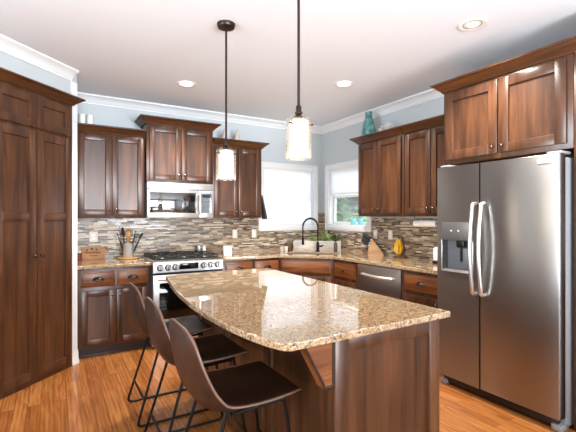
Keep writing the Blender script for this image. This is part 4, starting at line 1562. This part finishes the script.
for i, (u, h_, mname, lab) in enumerate(((-0.055, 0.11, 'leaf_pale', 'low green plant left of the faucet neck in the whitewashed planter'), (0.100, 0.20, 'leaf_pale', 'pale green leafy plant in the middle of the whitewashed planter'), (0.250, 0.12, 'leaf', 'green plant near the right end of the whitewashed planter'))):
    pl_ = thing('potted_plant', lab, 'plant', (3.225 + u * cA, 4.625 + u * sA, CT + hh - 0.02), 0, 'plants in the planter box')
    b, st_ = B(), B()
    for k in range(34):
        a = rnd.uniform(0, 2 * PI)
        e = rnd.uniform(0.2, 1.3)
        d = Vector((math.cos(a) * math.cos(e) * 0.45, math.sin(a) * math.cos(e) * 0.4, math.sin(e)))
        q = Vector((rnd.uniform(-0.03, 0.03), rnd.uniform(-0.02, 0.02), 0)) + d * h_ * rnd.uniform(0.2, 0.75)
        st_.tube([(0, 0, 0), q * 0.6, q], 0.0015, 4)
        leaf(b, q, d, rnd.uniform(0.04, 0.075), rnd.uniform(0.024, 0.04))
    obj('stem', st_, 'leaf', pl_)
    obj('foliage', b, mname, pl_)
# small cups left of the planter
for k, (x, y, m, lab) in enumerate(((2.735, 4.78, 'taupe', 'pale little cup farther from the planter on the sink counter'), (2.805, 4.79, 'ivory', 'pale little cup beside the planter on the sink counter'))):
    tag(obj('votive_cup', B().lathe([(0, 0), (0.024, 0), (0.028, 0.006), (0.031, 0.06), (0.028, 0.06), (0.025, 0.010), (0, 0.010)], 18), m, loc=(x, y, CT)), lab, 'cup', 'pale cups by the planter')
tag(obj('basket', B().lathe([(0, 0), (0.045, 0), (0.052, 0.01), (0.055, 0.10), (0.050, 0.10), (0.047, 0.015), (0, 0.015)], 20), wood('dark wicker', [(0.3, (70, 50, 36)), (0.7, (130, 98, 70))], (60, 60, 200), 0.8), loc=(2.895, 4.87, CT)), 'small dark brown basket at the left end of the planter box', 'basket')

# knife block
kb = thing('knife_block', 'pale wood knife block on the counter near the right window', 'knife block', (3.40, 3.655, CT), R(-47))
# local -y faces -X?  local x runs to -Y (right in the picture); the slots lean to the upper left
b = B()
prof = [(-0.065, 0.0), (0.115, 0.0), (0.115, 0.028), (-0.015, 0.200), (-0.065, 0.088)]
b.prism(prof, -0.05, 0.05, T=Matrix.Rotation(PI / 2, 4, 'X'))
bo_ = obj('block', b, 'block_wood', kb)
e_ = Vector((0.05, 0, 0.112)).normalized()
n_ = Vector((-0.095, 0, 0.072)).normalized()
for i in range(3):
    for k in range(3):
        c0 = Vector((-0.065, 0, 0.088)) + n_ * 0.008 + e_ * (0.028 + 0.038 * i) + Vector((0, -0.030 + 0.030 * k, 0))
        ln = 0.125 - 0.010 * (2 - i) + 0.006 * k
        kh = thing('kitchen_knife', 'x', 'knife', (3.40, 3.655, CT), R(-47), 'black handled knives in the block')
        row = ('lowest', 'middle', 'top')[i]
        col_ = ('rear', 'centre', 'front')[k]
        kh['label'] = f'black handled kitchen knife in the {row} row of the block, {col_} slot'
        T = Matrix.Translation(c0) @ n_.to_track_quat('Z', 'Y').to_matrix().to_4x4()
        obj('handle', B().box(-0.012, 0.012, -0.016, 0.016, 0.010, ln, 0.006, T=T), 'knife_black', kh)
        obj('bolster', B().box(-0.006, 0.006, -0.009, 0.009, 0.001, 0.0105, 0.001, T=T), 'steel_bright', kh)

# banana stand and bananas
bs = thing('banana_stand', 'wooden banana stand on the right counter', 'banana stand', (3.445, 3.285, CT), 0)
obj('base', B().lathe([(0, 0), (0.068, 0), (0.072, 0.005), (0.070, 0.014), (0.050, 0.022), (0, 0.024)], 28), 'wood_h', bs)
obj('post', B().tube([(0.035, -0.025, 0.02), (0.036, -0.026, 0.16), (0.034, -0.024, 0.225), (0.022, -0.016, 0.252), (0.004, -0.002, 0.252), (-0.004, 0.003, 0.238)], [0.009, 0.008, 0.007, 0.006, 0.005, 0.005], 10), 'wood_h', bs)
bb_ = thing('banana_bunch', 'bunch of ripe yellow bananas hanging on the wooden stand', 'bananas', (3.441, 3.288, CT + 0.225), 0)
obj('stem', B().tube([(0, 0, 0.016), (0, 0, 0.0), (0, 0, -0.02)], [0.008, 0.010, 0.014], 8), 'banana_tip', bb_)
for k in range(5):
    a = R(96 + 54 * k)
    dx, dy = math.cos(a), math.sin(a)
    pts, rr_ = [], []
    for i in range(11):
        t = i / 10
        out_ = 0.010 + 0.029 * math.sin(PI * min(1, t * 0.92))
        pts.append((dx * out_, dy * out_, -0.012 - 0.175 * t))
        rr_.append(0.005 + 0.0085 * math.sin(PI * min(1, 0.08 + t * 0.90)) ** 0.6)
    rr_[-1] = 0.004
    bn = obj('banana', B().tube(pts, rr_, 7), 'banana', bb_)
    obj('banana_tip', B().ball(pts[-1], 0.0055, u=6, v=5), 'banana_tip', bn)

# toaster, mostly behind the refrigerator
tt = thing('toaster', 'white and steel toaster tucked beside the refrigerator', 'toaster', (3.40, 2.60, CT), R(-90))
obj('base', B().box(-0.125, 0.125, -0.075, 0.075, 0, 0.022, 0.006), 'black', tt)
obj('body', B().box(-0.12, 0.12, -0.072, 0.072, 0.022, 0.165, 0.022, 4), 'ceramic', tt)
obj('end_trim', B().box(-0.128, -0.12, -0.055, 0.055, 0.022, 0.15, 0.006), 'steel_bright', tt)
obj('lever', B().box(-0.150, -0.127, -0.014, 0.014, 0.10, 0.114, 0.004), 'black', tt)
obj('slot', B().box(-0.085, 0.085, -0.034, -0.014, 0.1648, 0.1665).box(-0.085, 0.085, 0.014, 0.034, 0.1648, 0.1665), 'black', tt, smooth=False)

# paper roll under the right wall cabinets
pr_ = thing('paper_towel_holder', 'bracket for the paper roll under the right wall cabinet', 'holder', (3.34, 0, 0), 0)
b = B().tube([(0, 2.965, 1.392), (0, 2.965, 1.318)], 0.005, 8).tube([(0, 2.62, 1.392), (0, 2.62, 1.318)], 0.005, 8).tube([(0, 2.972, 1.318), (0, 2.613, 1.318)], 0.006, 8)
obj('rail', b, 'bronze', pr_)
T = Matrix.Translation((3.34, 2.955, 1.318)) @ Matrix.Rotation(PI / 2, 4, 'X')
vs, fs = [], []
n = 28
for rad in (0.034, 0.012):
    for z in (0.0, 0.28):
        for k in range(n):
            vs.append((rad * math.cos(2 * PI * k / n), rad * math.sin(2 * PI * k / n), z))
for k in range(n):
    k2 = (k + 1) % n
    fs += [[k, k2, n + k2, n + k], [2 * n + k2, 2 * n + k, 3 * n + k, 3 * n + k2], [k2, k, 2 * n + k, 2 * n + k2], [n + k, n + k2, 3 * n + k2, 3 * n + k]]
tag(obj('paper_towel_roll', B().add(vs, fs, T), 'paper'), 'thin white paper roll mounted under the cabinet beside the refrigerator', 'paper towel')

# turquoise pots on the right window sill
for y, lab in ((4.200, 'turquoise pot on the right window sill, left one of two'), (4.050, 'turquoise pot on the right window sill beside the cabinet, right one of two')):
    tag(obj('glazed_pot', B().lathe([(0, 0), (0.024, 0), (0.026, 0.004), (0.037, 0.07), (0.040, 0.072), (0.040, 0.088), (0.034, 0.088), (0.030, 0.02), (0, 0.02)], 20), 'turquoise', loc=(XR + 0.032 - 0.012, y + 0.035, W2[2] + 0.0125)), lab, 'pot', 'turquoise pots on the window sill')

# ------------------------------------------------------------------ outside the right window
struct('ground', B().box(XR + 0.13, 16, -2, 16, -0.6, -0.5), mat('lawn', (98, 124, 66), 0.9))
def shrub(label, x, y, r_, h, mname, seed):
    t = thing('leafy_shrub', label, 'shrub', (x, y, -0.5), 0, 'shrubs outside the right window')
    rnd = random.Random(seed)
    b, st_ = B(), B()
    for k in range(7):
        a = rnd.uniform(0, 2 * PI)
        st_.tube([(0, 0, 0), (math.cos(a) * r_ * 0.25, math.sin(a) * r_ * 0.25, h * 0.45), (math.cos(a) * r_ * 0.6, math.sin(a) * r_ * 0.6, h * 0.85)], [0.04, 0.025, 0.01], 6)
    for k in range(int(1500 + 1500 * max(0, r_ - 0.45))):
        a = rnd.uniform(0, 2 * PI)
        z = rnd.uniform(-1, 1)
        q = rnd.uniform(0.55, 1.0)
        s_ = math.sqrt(1 - z * z)
        lump = 1 + 0.18 * math.sin(3 * a + seed) + 0.12 * math.sin(5 * z + a)
        p = Vector((math.cos(a) * s_ * r_ * q * lump, math.sin(a) * s_ * r_ * q * lump, h * 0.55 + z * h * 0.45 * q))
        d = Vector((math.cos(a) + rnd.uniform(-1, 1), math.sin(a) + rnd.uniform(-1, 1), rnd.uniform(-0.6, 0.9)))
        leaf(b, p, d, rnd.uniform(0.16, 0.28) * max(1, r_), rnd.uniform(0.08, 0.15) * max(1, r_ * 1.15), 0.25)
    obj('stem', st_, 'bark', t)
    obj('foliage', b, mname, t, smooth=False)
shrub('bushy green shrub seen at the left of the right window', 5.3, 7.2, 0.48, 2.7, 'leaf', 1)
shrub('yellow green shrub seen low in the right window', 5.1, 5.8, 0.42, 2.05, 'leaf_mid', 2)
shrub('dark green shrub behind the others outside the right window', 7.6, 9.25, 1.25, 4.2, mat('dark leaf', (38, 62, 30), 0.8, Specular_IOR_Level=0.1), 5)
shrub('tall dark shrub farthest away outside the right window', 10.4, 12.8, 2.0, 5.4, 'leaf', 21)
